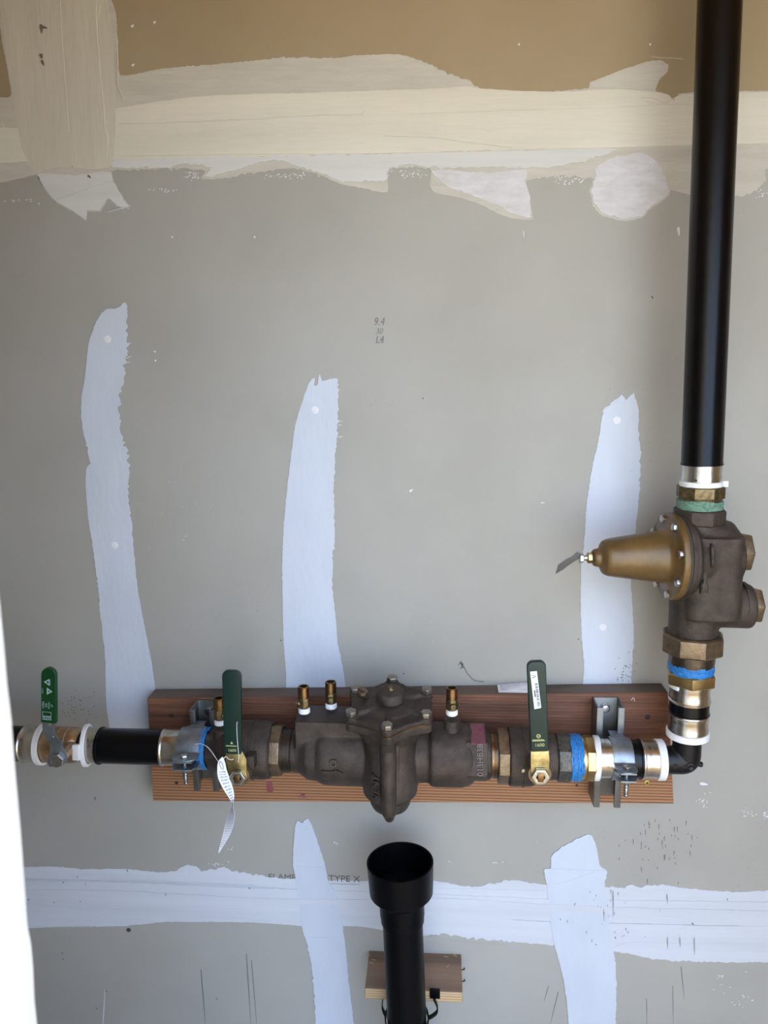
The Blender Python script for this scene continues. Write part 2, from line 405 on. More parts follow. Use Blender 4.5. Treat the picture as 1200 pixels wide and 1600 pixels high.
# ------------------------------------------------------------------ joint compound on the wall
def rough(pts, amp, step=5.0, seed=1):
    r = random.Random(seed); outp = []
    n = len(pts)
    for i in range(n):
        a = pts[i]; b = pts[(i + 1) % n]
        am = amp
        if len(a) > 2: am = a[2]
        L = math.hypot(b[0] - a[0], b[1] - a[1]); k = max(1, int(L / step))
        # Catmull-Rom for gentle curves
        p0 = pts[i - 1]; p3 = pts[(i + 2) % n]
        nx, ny = (b[1] - a[1]) / max(L, 1e-6), -(b[0] - a[0]) / max(L, 1e-6)
        for j in range(k):
            t = j / k
            h = lambda c: 0.5 * ((2 * a[c]) + (-p0[c] + b[c]) * t + (2 * p0[c] - 5 * a[c] + 4 * b[c] - p3[c]) * t * t + (-p0[c] + 3 * a[c] - 3 * b[c] + p3[c]) * t ** 3)
            lin = lambda c: a[c] + (b[c] - a[c]) * t
            q = 0.5
            e = r.gauss(0, 1) * am
            outp.append((q * h(0) + (1 - q) * lin(0) + nx * e, q * h(1) + (1 - q) * lin(1) + ny * e))
    return outp
def patch(name, pts, mat, th, amp=0.5, step=5.0, seed=1, parent=None, y=0.0):
    q = rough(pts, amp, step, seed)
    w_ = [at(px, py, y) for px, py in q]
    from mathutils.geometry import tessellate_polygon
    n = len(w_); tri = tessellate_polygon([w_])
    mb = MB()
    vs = [Vector((p.x, y - th, p.z)) for p in w_] + [Vector((p.x, y + 0.0001, p.z)) for p in w_]
    fs = [tuple(t) for t in tri] + [(i, (i + 1) % n, n + (i + 1) % n, n + i) for i in range(n)]
    mb.add(vs, fs)
    o = obj(name, mb, mat, parent or wall, smooth=30)
    return o

TOP = [(-60, 150, .3), (0, 152, .3), (18, 147, .3), (2, 55, .3), (-6, -60, .3), (172, -60, .3), (175, 0, .5), (181, 20, .5), (184, 60, .5), (188, 118, .3), (250, 108, .5), (330, 101, .6), (400, 95, .6),
       (440, 90, .8), (525, 91, .5), (555, 87, .5), (620, 85, .5), (650, 92, .8), (675, 102, 1.2), (700, 115, 1.2), (735, 128, 1.0), (750, 138, .5), (790, 143, .5), (860, 143, .6),
       (920, 138, .3), (922, 129, .3), (970, 110, .4), (1010, 97, .4), (1030, 94, .4), (1044, 101, .4), (1043, 112, .3), (1030, 125, .3), (1024, 143, .4), (1042, 147, .6), (1052, 156, .6),
       (1060, 147, .4), (1085, 144, .3), (1200, 142, .4), (1270, 140, .3), (1270, 260, 1.0), (1200, 262, 1.5), (1196, 280, 1.5), (1178, 300, 1.2), (1156, 307, .8), (1080, 305, .3), (1048, 297, .3), (1046, 306, .6), (1020, 324, .8),
       (1004, 340, .6), (975, 346, .5), (940, 337, .6), (926, 322, 1.2), (921, 298, 1.5), (928, 282, 1.5), (905, 276, 1.5), (880, 275, 1.5), (850, 277, 1.0), (822, 284, .6), (828, 315, .4), (832, 343, .4), (800, 342, .4), (778, 334, .5),
       (750, 320, .5), (715, 308, .5), (680, 302, .5), (672, 290, .3), (673, 264, 1.5), (640, 262, 1.5), (608, 266, .8), (605, 301, .4), (565, 294, .6), (530, 287, .8), (505, 275, .8), (470, 265, .8), (440, 264, 1.2),
       (405, 268, 1.5), (370, 276, 1.0), (335, 281, .8), (315, 279, 1.2), (320, 268, 1.2), (290, 263, 2.0), (262, 264, 1.0), (180, 266, .4), (174, 268, .3), (180, 290, .4), (192, 308, .4), (203, 324, .5),
       (194, 325, .4), (182, 322, .4), (170, 311, .5), (162, 322, .5), (156, 331, .5), (137, 331, .3), (135, 346, .4), (120, 335, .8), (90, 318, .5), (72, 300, .3), (58, 274, .3), (30, 280, .4), (0, 286, .4), (-60, 292, .4)]
patch('compound_patch', TOP, M['cream_thin'], 0.0007, step=4, seed=3)
MAIN = [(-60, 198), (0, 200), (100, 200), (182, 170), (300, 152), (400, 147), (480, 146), (560, 143), (680, 139), (733, 135), (752, 139), (860, 144), (960, 140), (1020, 144), (1045, 149), (1052, 158),
        (1066, 148), (1200, 144), (1270, 143), (1270, 222), (1200, 224), (1100, 226), (950, 231), (800, 234), (600, 240), (400, 245), (260, 250), (180, 250), (60, 252), (0, 255), (-60, 257)]
patch('compound_patch', MAIN, M['cream'], 0.0012, 0.25, 8, 5)
V1 = [(2, -60), (6, 60), (20, 146), (34, 230), (56, 271), (90, 262), (172, 262), (181, 200), (180, 150), (176, 60), (168, 0), (166, -60)]
patch('compound_patch', V1, M['cream_dull'], 0.0013, 0.2, 8, 6)
patch('compound_patch', [(96, -60), (103, 60), (106, 140), (110, 205), (120, 262), (168, 262), (163, 200), (158, 130), (153, 60), (152, -60)], M['cream_dull'], 0.0018, 0.2, 8, 7)
patch('compound_patch', [(60, 272), (74, 299), (92, 317), (118, 332), (134, 344), (137, 330), (156, 329), (163, 318), (170, 309), (184, 322), (201, 324), (190, 306), (178, 284), (172, 268), (120, 274)], M['comp_top'], 0.0018, 0.5, 5, 8)
patch('compound_patch', [(178, 250), (300, 246), (420, 244), (620, 240), (800, 235), (960, 232), (940, 245), (860, 262), (760, 262), (675, 262), (640, 256), (606, 265), (604, 282), (560, 284), (530, 283), (505, 271), (470, 262), (430, 250), (380, 262), (330, 277), (318, 277), (330, 262), (290, 256), (260, 262), (180, 262)], M['comp_top'], 0.0015, 1.0, 5, 9)
patch('compound_patch', [(675, 266), (700, 292), (730, 303), (770, 318), (800, 334), (829, 340), (826, 300), (820, 282), (822, 266), (760, 270)], M['comp_thin'], 0.0013, 0.8, 5, 10)
patch('compound_patch', [(922, 132), (970, 112), (1010, 99), (1030, 96), (1042, 102), (1041, 111), (1028, 125), (1022, 140), (970, 139), (925, 137)], M['cream_thin'], 0.0011, 0.5, 5, 11)
patch('compound_patch', [(930, 262), (960, 246), (1000, 240), (1030, 258), (1044, 298), (1043, 304), (1018, 322), (1002, 337), (975, 343), (942, 334), (928, 318), (924, 297), (930, 280)], M['comp_thin'], 0.0017, 1.0, 5, 12)

A_ = [(168, 482, .5), (155, 495, .3), (146, 515, .3), (139, 535, .3), (133, 590, .3), (128, 620, .3), (127, 650, .3), (131, 680, .6), (136, 692, .8), (138, 710, .8), (142, 724, .6), (135, 734, .4), (134, 755, .3), (138, 810, .4), (143, 840, .5), (146, 860, .5),
      (150, 890, .6), (155, 930, .5), (158, 970, .4), (163, 1010, .4), (165, 1040, .3), (166, 1100, .3), (172, 1140, .3), (174, 1162, 0), (247, 1162, .2), (243, 1080, .2), (235, 1025, .2), (225, 975, .2), (215, 920, .3), (208, 850, .5), (206, 820, .8), (200, 775, .8), (202, 742, 1.8),
      (199, 705, 2.0), (189, 682, 1.8), (188, 640, 1.8), (186, 615, 1.8), (193, 603, 1.0), (196, 572, 1.8), (199, 555, 2.2), (198, 520, 1.0), (199, 480, .5), (195, 472, .8), (188, 478, .6), (180, 483, .4), (174, 482, .4)]
patch('compound_patch', A_, M['comp'], 0.0011, step=3.5, seed=20)
B_ = [(487, 592, .4), (480, 605, .3), (469, 638, .3), (461, 665, .3), (455, 710, .3), (447, 780, .3), (443, 830, .3), (441, 880, .2), (442, 950, .2), (443, 1000, .2), (447, 1050, .2), (452, 1110, .2), (541, 1110, .2), (540, 1075, .2), (535, 1040, .3), (527, 1000, .3), (524, 960, .4), (519, 920, .5),
      (520, 865, 1.0), (523, 845, .5), (522, 780, 1.0), (523, 730, .8), (527, 680, 1.5), (528, 640, 1.0), (528, 592, .3), (515, 593, .4), (503, 595, .3), (499, 584, .3), (496, 602, .3), (491, 603, .3), (492, 590, .3)]
patch('compound_patch', B_, M['comp'], 0.0011, step=3.5, seed=21)
C_ = [(942, 640, .5), (935, 690, .4), (927, 720, .4), (920, 760, .4), (916, 790, .3), (914, 830, .3), (911, 860, .3), (908, 880, .3), (907, 950, .3), (909, 1000, .4), (912, 1040, .5), (914, 1090, .3), (985, 1090, .3), (985, 1070, .5), (988, 1030, .6), (990, 1000, .3), (988, 950, .3), (985, 900, .3), (990, 850, .6),
      (996, 800, .6), (1000, 750, 1.0), (1001, 710, .8), (997, 670, .5), (998, 640, .6), (992, 622, .8), (990, 613, .8), (985, 618, .6), (978, 625, .5), (972, 618, .8), (960, 625, .6), (950, 635, .4)]
patch('compound_patch', C_, M['comp'], 0.0011, step=3.5, seed=22)
LOW = [(-60, 1354, .3), (40, 1354, .3), (90, 1354, .4), (130, 1358, .4), (190, 1357, .4), (245, 1362, .5), (272, 1361, 1.0), (290, 1353, 1.5), (302, 1353, 1.5), (320, 1361, 1.2), (345, 1355, 1.2), (362, 1361, 1.2), (400, 1366, .8), (440, 1372, .8), (505, 1374, 1.0), (560, 1376, .8),
       (680, 1376, .8), (722, 1384, 1.2), (742, 1386, .8), (772, 1379, 1.2), (800, 1375, .8), (850, 1381, .6), (945, 1385, 1.0), (970, 1388, 1.2), (984, 1382, 1.0), (1000, 1387, .8), (1014, 1383, .6), (1040, 1383, .4), (1060, 1386, .5), (1110, 1391, .6), (1150, 1393, .6), (1270, 1395, .5),
       (1270, 1504, .6), (1200, 1503, .6), (1130, 1503, .8), (1060, 1501, .9), (1010, 1496, .6), (985, 1490, .5), (970, 1488, .5), (940, 1482, .3), (870, 1477, .5), (800, 1471, 1.2), (740, 1466, 1.2), (690, 1459, 1.0), (668, 1461, .8), (600, 1453, .3), (560, 1447, .3), (480, 1447, .3),
       (400, 1441, .3), (300, 1440, .3), (260, 1440, .3), (220, 1444, .3), (180, 1447, .3), (100, 1448, .3), (-60, 1448, .3)]
patch('compound_patch', LOW, M['comp_h'], 0.0007, step=4, seed=30)
patch('compound_patch', [(-60, 1372), (40, 1375), (200, 1378), (400, 1387), (560, 1392), (700, 1397), (860, 1404), (1000, 1406), (1270, 1412), (1270, 1452), (1200, 1447), (1000, 1442), (800, 1436), (600, 1430), (400, 1424), (200, 1417), (-60, 1411)], M['comp_h'], 0.0016, 0.3, 8, 31)
patch('compound_patch', [(-60, 1386), (60, 1389), (200, 1391), (400, 1402), (560, 1404), (700, 1402), (860, 1412), (960, 1416), (1270, 1424), (1270, 1434), (960, 1424), (860, 1422), (700, 1412), (560, 1412), (400, 1410), (200, 1400), (-60, 1396)], M['comp_h'], 0.0024, 0.3, 8, 32)
patch('compound_patch', [(1000, 1470, .3), (1270, 1478, .3), (1270, 1502, .6), (1130, 1501, .7), (1060, 1499, .8), (1000, 1493, .6), (960, 1480, .3)], M['comp_h'], 0.0010, 0.5, 6, 33)
M2_ = [(461, 1290, .4), (465, 1282, .4), (472, 1285, .4), (480, 1278, .4), (487, 1288, .3), (495, 1310, .3), (508, 1350, .4), (513, 1375, .8), (528, 1400, .4), (536, 1447, .3), (540, 1480, .3), (545, 1530, .3), (553, 1600, .3), (560, 1660, .3), (490, 1660, .5), (493, 1600, .7), (490, 1540, 1.0), (486, 1500, .8), (478, 1470, .8), (471, 1440, .6), (466, 1400, .5), (461, 1365, .4), (458, 1350, .3), (459, 1320, .3)]
patch('compound_patch', M2_, M['comp'], 0.0020, step=4, seed=34)
R2_ = [(862, 1335, .5), (885, 1318, .6), (918, 1302, .5), (925, 1305, .4), (932, 1325, .4), (937, 1352, .6), (948, 1360, .6), (945, 1386, .4), (955, 1470, .3), (961, 1500, .8), (963, 1540, 1.0), (962, 1600, .8), (961, 1660, .8), (890, 1660, .3), (888, 1600, .3), (885, 1560, .3), (878, 1520, .3), (866, 1475, .4), (860, 1440, .3), (854, 1378, .6), (850, 1357, .6), (860, 1356, .5)]
patch('compound_patch', R2_, M['comp'], 0.0020, step=4, seed=35)
patch('compound_patch', [(668, 1464, .3), (682, 1462, .3), (700, 1468, .5), (735, 1472, .5), (800, 1478, .8), (790, 1484, .6), (740, 1485, .3), (684, 1486, .3), (675, 1478, .3), (680, 1470, .3)], M['drywall'], 0.0004, 0.4, 5, 36)

# trowel ridges and tape creases
def ridge(pts, r=0.0005, y=-0.0012, mat='cream', name='trowel_ridge'):
    n = []; 
    for i in range(len(pts) - 1):
        for j in range(5):
            t = j / 5; n.append(at(pts[i][0] + (pts[i + 1][0] - pts[i][0]) * t + rnd.gauss(0, .25), pts[i][1] + (pts[i + 1][1] - pts[i][1]) * t + rnd.gauss(0, .25), y))
    n.append(at(*pts[-1], y))
    o = obj(name, MB().tube(n, r, 6), M[mat], wall); return o
ridge([(149, -40), (150, 20), (153, 70), (157, 120), (161, 160), (164, 200), (168, 220), (166, 248)], 0.0008, -0.0018, 'cream')
ridge([(157, 10), (153, 26)], 0.0006, -0.0016)
ridge([(182, 62), (184, 90), (184, 135), (191, 152), (193, 160)], 0.0008, -0.0014)
ridge([(92, -40), (97, 70), (103, 140), (108, 206)], 0.0006, -0.0015)
ridge([(0, 194), (3, 190), (7, 201)], 0.0005, -0.0012)
ridge([(185, 194), (300, 190), (400, 186), (480, 181), (566, 179)], 0.0006, -0.0014)
ridge([(562, 180), (570, 172)], 0.0005, -0.0014)
ridge([(640, 178), (800, 172), (950, 168), (1045, 163), (1080, 163)], 0.0004, -0.0014)
ridge([(600, 212), (680, 215), (720, 221), (800, 231)], 0.0006, -0.0014)
ridge([(185, 244), (400, 241), (560, 240), (800, 236), (1080, 227), (1200, 225)], 0.0005, -0.0014)
ridge([(1000, 152), (1020, 153), (1040, 161), (1048, 156), (1060, 150), (1090, 153)], 0.0006, -0.0013)
ridge([(1010, 159), (1035, 162), (1042, 160)], 0.0006, -0.0013)
ridge([(86, 312), (120, 300), (176, 282)], 0.0004, -0.0020, 'comp')
ridge([(168, 331), (204, 322)], 0.0006, -0.0008, 'comp')
ridge([(1018, 89), (1068, 92)], 0.0006, -0.0004, 'cream_thin')
ridge([(40, 1447), (130, 1447), (200, 1446)], 0.0009, -0.0008, 'comp_h')
ridge([(40, 1374), (200, 1377), (400, 1386), (460, 1390)], 0.0004, -0.0017, 'comp_h')
ridge([(680, 1388), (800, 1390), (850, 1392)], 0.0005, -0.0008, 'comp_h')
ridge([(800, 1438), (950, 1443), (1200, 1448)], 0.0005, -0.0016, 'comp_h')
ridge([(150, 1372), (400, 1383)], 0.0004, -0.0010, 'comp_h')
ridge([(860, 1358), (945, 1360)], 0.0006, -0.0021, 'comp')
ridge([(870, 1382), (900, 1372), (930, 1362)], 0.0004, -0.0021, 'comp')
ridge([(484, 1465), (532, 1465)], 0.0005, -0.0021, 'comp')
ridge([(461, 1353), (505, 1356)], 0.0004, -0.0021, 'comp')
ridge([(945, 640), (958, 632), (968, 628)], 0.0004, -0.0012, 'comp')
ridge([(942, 664), (965, 655)], 0.0004, -0.0012, 'comp')
ridge([(980, 737), (1001, 733)], 0.0004, -0.0012, 'comp')

# filled screw heads: small proud dabs
for (px, py) in ((168, 530), (179, 852), (492, 641), (964, 657), (942, 980)):
    P = at(px, py, -0.0009)
    obj('screw_dab', MB().lathe([(0, 0.0062), (0.0006, 0.0058), (0.0010, 0.004)], front(P), 18), M['fleck'], wall)

# loose marks on the wall: scratches, dirt streaks, flecks (one object each kind, uncountable)
def marks(name, segs, mat, y=0.0):
    mb = MB()
    for (a, b, wd) in segs:
        A = at(*a, y); B = at(*b, y); d = (B - A); L = d.length
        T = frame(A, (0, -1, 0), d)
        mb.prism([(0, -wd / 2), (L * 0.3, -wd * .7), (L, -wd * .2), (L, wd * .2), (L * .5, wd * .6), (0, wd / 2)], 0.0, 0.00025, T)
    o = obj(name, mb, M[mat], wall); o['kind'] = 'stuff'; return o
S = []
for (x0, y0, x1, y1, n) in ((1000, 1280, 1060, 1385, 26), (960, 1280, 1085, 1345, 18), (1070, 1300, 1090, 1330, 4)):
    for _ in range(n):
        x = rnd.uniform(x0, x1); y = rnd.uniform(y0, y1); L = rnd.choice((2, 3, 4, 9))
        S.append(((x, y), (x + rnd.uniform(-.5, .5), y + L), 0.0009))
S += [((314, 1515), (321, 1600), 0.0013), ((385, 1490), (392, 1600), 0.0012), ((393, 1500), (401, 1600), 0.001), ((872, 1550), (860, 1600), .001), ((1064, 1510), (1069, 1560), .001), ((1051, 1540), (1052, 1600), .0008), ((1010, 1560), (1011, 1600), .0008), ((857, 1540), (850, 1565), .0008),
      ((958, 1398), (958, 1432), .0006), ((1042, 1397), (1043, 1410), .0006), ((1043, 1465), (1043, 1482), .0006), ((1062, 1465), (1063, 1480), .0006), ((1085, 1465), (1085, 1490), .0006), ((148, 1245), (149, 1250), .002)]
marks('dirt_streaks', S, 'stamp')
S = [((64, 38), (65, 52), .004), ((66, 42), (74, 44), .003), ((64, 84), (65, 92), .0045), ((65, 94), (69, 103), .0035), ((60, 276), (62, 281), .001), ((137, 274), (142, 278), .003), ((112, 259), (114, 261), .001)]
marks('dirt_streaks', S, 'old_stain', -0.0019)
S = [((958, 1392), (958, 1432), .0007), ((1042, 1397), (1043, 1412), .0007), ((943, 1420), (944, 1440), .0006), ((1043, 1465), (1043, 1482), .0007), ((1062, 1465), (1063, 1480), .0007), ((1085, 1465), (1085, 1492), .0006), ((1136, 1404), (1137, 1407), .0012), ((1081, 1442), (1084, 1445), .0014), ((961, 1464), (962, 1467), .0012), ((899, 1411), (897, 1416), .0008), ((931, 1475), (932, 1477), .0012), ((98, 1378), (100, 1380), .0014), ((198, 1359), (200, 1362), .0016), ((84, 1409), (85, 1411), .0012), ((125, 1408), (126, 1410), .0012), ((258, 1397), (260, 1399), .0014), ((389, 1387), (391, 1389), .0016), ((44, 1405), (46, 1407), .0018), ((133, 1380), (135, 1382), .001), ((120, 1369), (122, 1371), .0012)]
for _ in range(26):
    x = rnd.gauss(945, 40); y = rnd.uniform(1390, 1470); S.append(((x, y), (x + .3, y + rnd.choice((1.5, 3, 5))), .0007))
for _ in range(30):
    x = rnd.gauss(976, 7); y = rnd.gauss(1048, 12); S.append(((x, y), (x + 1.2, y + 1.2), .0010))
marks('dirt_streaks', S, 'stamp', -0.0026)
S = []
for (cx, cy, sxx, syy, n) in ((1098, 1252, 8, 9, 16), (1170, 1270, 10, 7, 12), (1195, 1275, 4, 9, 12), (355, 1328, 8, 14, 4), (290, 840, 5, 10, 2), (520, 1316, 6, 5, 5), (700, 1347, 3, 1, 1), (780, 1347, 18, 2, 6), (300, 275, 16, 5, 26), (445, 275, 45, 4, 30),
                          (640, 272, 25, 6, 34), (255, 297, 20, 3, 14), (20, 313, 24, 2, 14), (330, 1350, 24, 2, 10), (870, 277, 60, 3, 20), (1190, 300, 12, 9, 14), (195, 325, 4, 3, 4), (900, 285, 30, 6, 18), (1150, 1555, 18, 22, 14), (1125, 1525, 10, 3, 8)):
    for _ in range(n):
        x = cx + rnd.gauss(0, sxx * .6); y = cy + rnd.gauss(0, syy * .6); L = rnd.uniform(1, 4); a = rnd.uniform(-.5, .5)
        S.append(((x, y), (x + L * math.cos(a), y + L * math.sin(a)), rnd.uniform(0.0005, 0.0014)))
for (x, y, L) in ((640, 768, 7), (268, 371, 3), (397, 371, 3), (205, 42, 6), (206, 103, 6), (240, 36, 5), (94, 39, 6), (241, 550, 3), (242, 564, 3), (60, 319, 3), (188, 323, 6), (1015, 70, 3), (810, 70, 3)):
    S.append(((x, y), (x + L * .7, y - L * .5), 0.0025))
S += [((818, 360), (819, 372), .0007), ((161, 1600), (164, 1546), .0010), ((1094, 1224), (1106, 1226), .004), ((508, 640), (520, 641), .0007), ((528, 658), (536, 658), .0007), ((528, 664), (535, 664), .0007), ((528, 683), (536, 682), .0007),
      ((197, 560), (206, 556), .0008), ((196, 566), (205, 566), .0008), ((198, 537), (205, 536), .0008), ((1060, 355), (1061, 368), .003), ((845, 786), (852, 785), .001)]
marks('compound_flecks', S, 'fleck')
S = [((x, y), (x + 1.6, y + 1.2), 0.0016) for x, y in ((139, 276), (141, 277), (977, 138), (861, 163), (978, 290), (66, 88), (97, 1489), (198, 1360), (98, 1380), (1018, 463), (1019, 465), (660, 622), (438, 1000), (903, 998), (630, 1052), (500, 1025), (98, 1498), (150, 1575), (165, 1548), (338, 1560), (1136, 1405), (1082, 1443), (961, 1465), (930, 1475), (120, 1370), (258, 1398), (389, 1388))]
S += [((64, 88), (67, 98), .004), ((64, 40), (66, 52), .004), ((68, 42), (74, 46), .004), ((720, 1036), (723, 1043), .0012)]
for _ in range(40): 
    x = rnd.gauss(120, 18); y = rnd.gauss(1100, 14); S.append(((x, y), (x + 1, y + 1), 0.0009))
marks('dirt_specks', S, 'hole')
P = at(201, 1453, 0.0)
obj('nail_hole', MB().lathe([(0, 0.0042), (0.0006, 0.0040)], front(P), 14), M['hole'], wall)
# fine hair caught on the wall
hp = [(718, 1035), (722, 1037), (726, 1044), (730, 1052), (737, 1060), (744, 1064), (756, 1065)]
obj('hair_strand', MB().tube([at(x, y, -0.0012) for x, y in hp], 0.00035, 5), M['hole'], wall)
obj('hair_strand', MB().tube([at(x, y, -0.0012) for x, y in ((716, 1040), (721, 1033), (724, 1038), (719, 1045), (725, 1042))], 0.00035, 5), M['hole'], wall)
# pencilled numbers and the board's printed line
text('pencil_note', '9.4', 0.0165, front(at(592, 503, -0.0004)), M['pencil'], wall, 0.0001, shear=.2, bold=-0.0001, sx=.85)
text('pencil_note', '30', 0.0125, front(at(592, 518, -0.0004)), M['pencil'], wall, 0.0001, shear=.3, bold=-0.0001, sx=.9)
text('pencil_note', 'I.4', 0.0145, front(at(593, 531, -0.0004)), M['pencil'], wall, 0.0001, shear=.2, sx=.9)
ridge([(587, 536), (600, 535)], 0.0003, -0.0004, 'pencil', 'pencil_line')
text('board_stamp', 'TYPE X', 0.0165, front(at(538, 1373.5, -0.0008)), M['stamp'], wall, 0.0001, sx=1.05)
text('board_stamp', 'FLAME', 0.0165, front(at(441, 1371, -0.00035)), M['stamp'], wall, 0.0001, sx=1.05)
ridge([(513, 1381), (562, 1382)], 0.0003, -0.0008, 'stamp', 'board_stamp_line')

# ================================================================== WOOD
zt = at(600, 1090, -0.038).z; zb = at(600, 1253, -0.038).z
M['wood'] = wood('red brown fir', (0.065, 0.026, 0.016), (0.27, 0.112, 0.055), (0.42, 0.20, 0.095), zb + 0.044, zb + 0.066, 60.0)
M['wood_small'] = wood('weathered fir', (0.16, 0.10, 0.07), (0.27, 0.17, 0.12), (0.40, 0.26, 0.15), stripe=60.0)
M['wood_pale'] = wood('fresh cut fir', (0.45, 0.30, 0.16), (0.58, 0.42, 0.24), (0.60, 0.42, 0.22), stripe=70.0)
M['wood_grey'] = wood('greyed fir edge', (0.10, 0.075, 0.06), (0.17, 0.125, 0.10), (0.15, 0.11, 0.09), stripe=60.0)
fc = [at(230, 1091, -0.038), at(1044, 1082, -0.038), at(1053, 1256, -0.038), at(239, 1251.5, -0.038)]
bt = thing('mounting_board', 'long reddish wooden plank screwed flat on the wall behind the valves', 'board', (fc[3].x, -0.019, fc[3].z))
mb = MB()
Y0 = -0.0026
bk = [Vector((p.x, Y0, p.z)) for p in fc]
mb.add(fc + bk, [(0, 1, 2, 3), (7, 6, 5, 4), (1, 0, 4, 5), (2, 1, 5, 6), (3, 2, 6, 7), (0, 3, 7, 4)])
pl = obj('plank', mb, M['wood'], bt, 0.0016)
mb = MB()   # greyed sawn upper edge
e = [bk[0] + Vector((0.001, 0.0, 0.0001)), bk[1] + Vector((-0.001, 0, 0.0001)), fc[1] + Vector((-0.001, 0.0014, 0.0001)), fc[0] + Vector((0.001, 0.0014, 0.0001))]
mb.add(e + [v + Vector((0, 0, 0.0004)) for v in e], [(0, 1, 2, 3), (7, 6, 5, 4), (0, 4, 5, 1), (1, 5, 6, 2), (2, 6, 7, 3), (3, 7, 4, 0)])
part_label(obj('top_edge', mb, M['wood_grey'], bt), 'greyed rough sawn top edge')
def deck_screw(px, py, mat, par, r=0.0035, y=-0.038):
    P = at(px, py, y)
    s = obj('screw', MB().lathe([(-0.0005, r), (0.0004, r), (0.0007, r * .8)], front(P), 16), M[mat], par)
    mm = MB(); mm.box(-r * .6, r * .6, -r * .15, r * .15, 0.0007, 0.001, front(P)); mm.box(-r * .15, r * .15, -r * .6, r * .6, 0.0007, 0.001, front(P))
    obj('screw_recess', mm, M['hole'], s)
    return s
deck_screw(268, 1118, 'screw', bt); deck_screw(276, 1223, 'screw', bt, 0.003); deck_screw(1012, 1120, 'screw', bt, 0.0042)
part_label(deck_screw(1011, 1223, 'yellow_screw', bt, 0.004), 'yellow zinc screw')
deck_screw(901, 1227, 'screw', bt, 0.002)
def blot(pts, par, mat, th=0.0003, y=-0.0381, name='stain'):
    q = rough(pts, .6, 3, 5); w_ = [at(px, py, y) for px, py in q]; n = len(w_)
    from mathutils.geometry import tessellate_polygon
    tri = tessellate_polygon([w_]); mb = MB()
    vs = [Vector((p.x, y - th, p.z)) for p in w_] + [Vector((p.x, y + th, p.z)) for p in w_]
    mb.add(vs, [tuple(t) for t in tri] + [(i, (i + 1) % n, n + (i + 1) % n, n + i) for i in range(n)])
    return obj(name, mb, M[mat], par)
part_label(blot([(416, 1222), (426, 1222), (427, 1236), (417, 1237)], bt, 'purple'), 'purple ink stain')
part_label(blot([(467, 1236), (473, 1240), (479, 1238), (476, 1243), (480, 1247), (472, 1245), (466, 1246), (470, 1242)], bt, 'purple'), 'purple ink stain')
ridge([(986, 1094), (990, 1090), (992, 1096)], 0.0004, -0.0384, 'fleck', 'scratch').parent = wall

# small block behind the drain
yb = -0.086
c0 = at(570, 1544.5, yb); c1 = at(723, 1543.5, yb); dz = c0.z - at(570, 1561, yb).z
bb = thing('wooden_block', 'short weathered wooden offcut on the wall behind the black drain pipe', 'wood block', (c0.x, -0.0435, c0.z - dz))
xl, xr = c0.x, c1.x; z1 = c0.z; z0 = z1 - dz
obj('block', MB().box(xl, xr, yb + 0.0012, -0.0004, z0, z1), M['wood_small'], bb, 0.001)
part_label(obj('cut_face', MB().box(xl + .0008, xr - .0008, yb, yb + 0.0012, z0 + .0008, z1 - .0008), M['wood_pale'], bb, 0.0003), 'pale freshly cut front edge')
for (px, py) in ((580, 1505), (584, 1500), (708, 1492), (712, 1494), (700, 1510), (697, 1495), (575, 1493)):
    d = ray(px, py); P = CAM + d * ((z1 - CAM.z) / d.z)
    obj('splinter', MB().box(-.004, .004, -.0006, .0006, -.0002, .0008, frame(P, (0, 0, 1), (rnd.uniform(-1, 1), rnd.uniform(-1, 1), 0))), M['wood_pale'], bb)
mb = MB()
for dzz, yy in ((-0.006, -0.03), (-0.011, -0.05)):
    mb.tube([(xr - 0.002, yy, z1 + dzz), (xr + 0.003, yy, z1 + dzz + .001), (xr + 0.005, yy - .002, z1 + dzz + .004), (xr + .004, yy - .003, z1 + dzz + .007)], 0.0011, 6)
obj('bent_staple', mb, M['screw'], bb)

# ================================================================== DRAIN
Yd = -0.122
da = at(625, 1346, Yd); db = at(636, 1600, Yd)
D = Axis(da, da + (db - da).normalized(), False)
dr = thing('drain_pipe', 'black plastic floor drain standpipe with a wide open cup at the top', 'drain pipe', (db.x, Yd, 0.0))
rr = D.r(1346, 52); s0 = 0.0
s_c1 = D.s(1392); s_n0 = D.s(1406); s_n1 = D.s(1428); s_p = D.s(1438)
rc2 = D.r(1392, 49.5); rn = D.r(1410, 35); rp = D.r(1440, 31.3)
cup = MB().lathe([(s_n0, rn * 0.9), (s_n0 - 0.001, rn), (s_c1 + .004, rc2 * 0.93), (s_c1, rc2), (s_c1 - 0.004, rc2 * 1.005), (0.004, rr), (0.0, rr), (0.0, rr - 0.003), (0.03, rr - 0.0045), (s_c1 - 0.002, rr - 0.008), (s_c1 + 0.004, rn * .86), (s_n0, rn * .85)], D.M, 72, cap=False)
# close the profile
o = obj('cup', cup, M['black_abs'], dr)
obj('collar', MB().ring(s_n0 - .001, s_n1, rn * .82, rn, D.M, 64, 0.001), M['black_abs'], dr)
mb = MB().ring(s_n1 - 0.0005, s_p, rp * .86, rn * .97, D.M, 64, 0.001)
L_ = -(0.0 - da.z) 
pl_len = (da.z - 0.0) / -D.u.z
mb.ring(s_p - 0.001, pl_len, rp * .9, rp, D.M, 64, 0.0008)
obj('pipe', mb, M['black_abs'], dr)
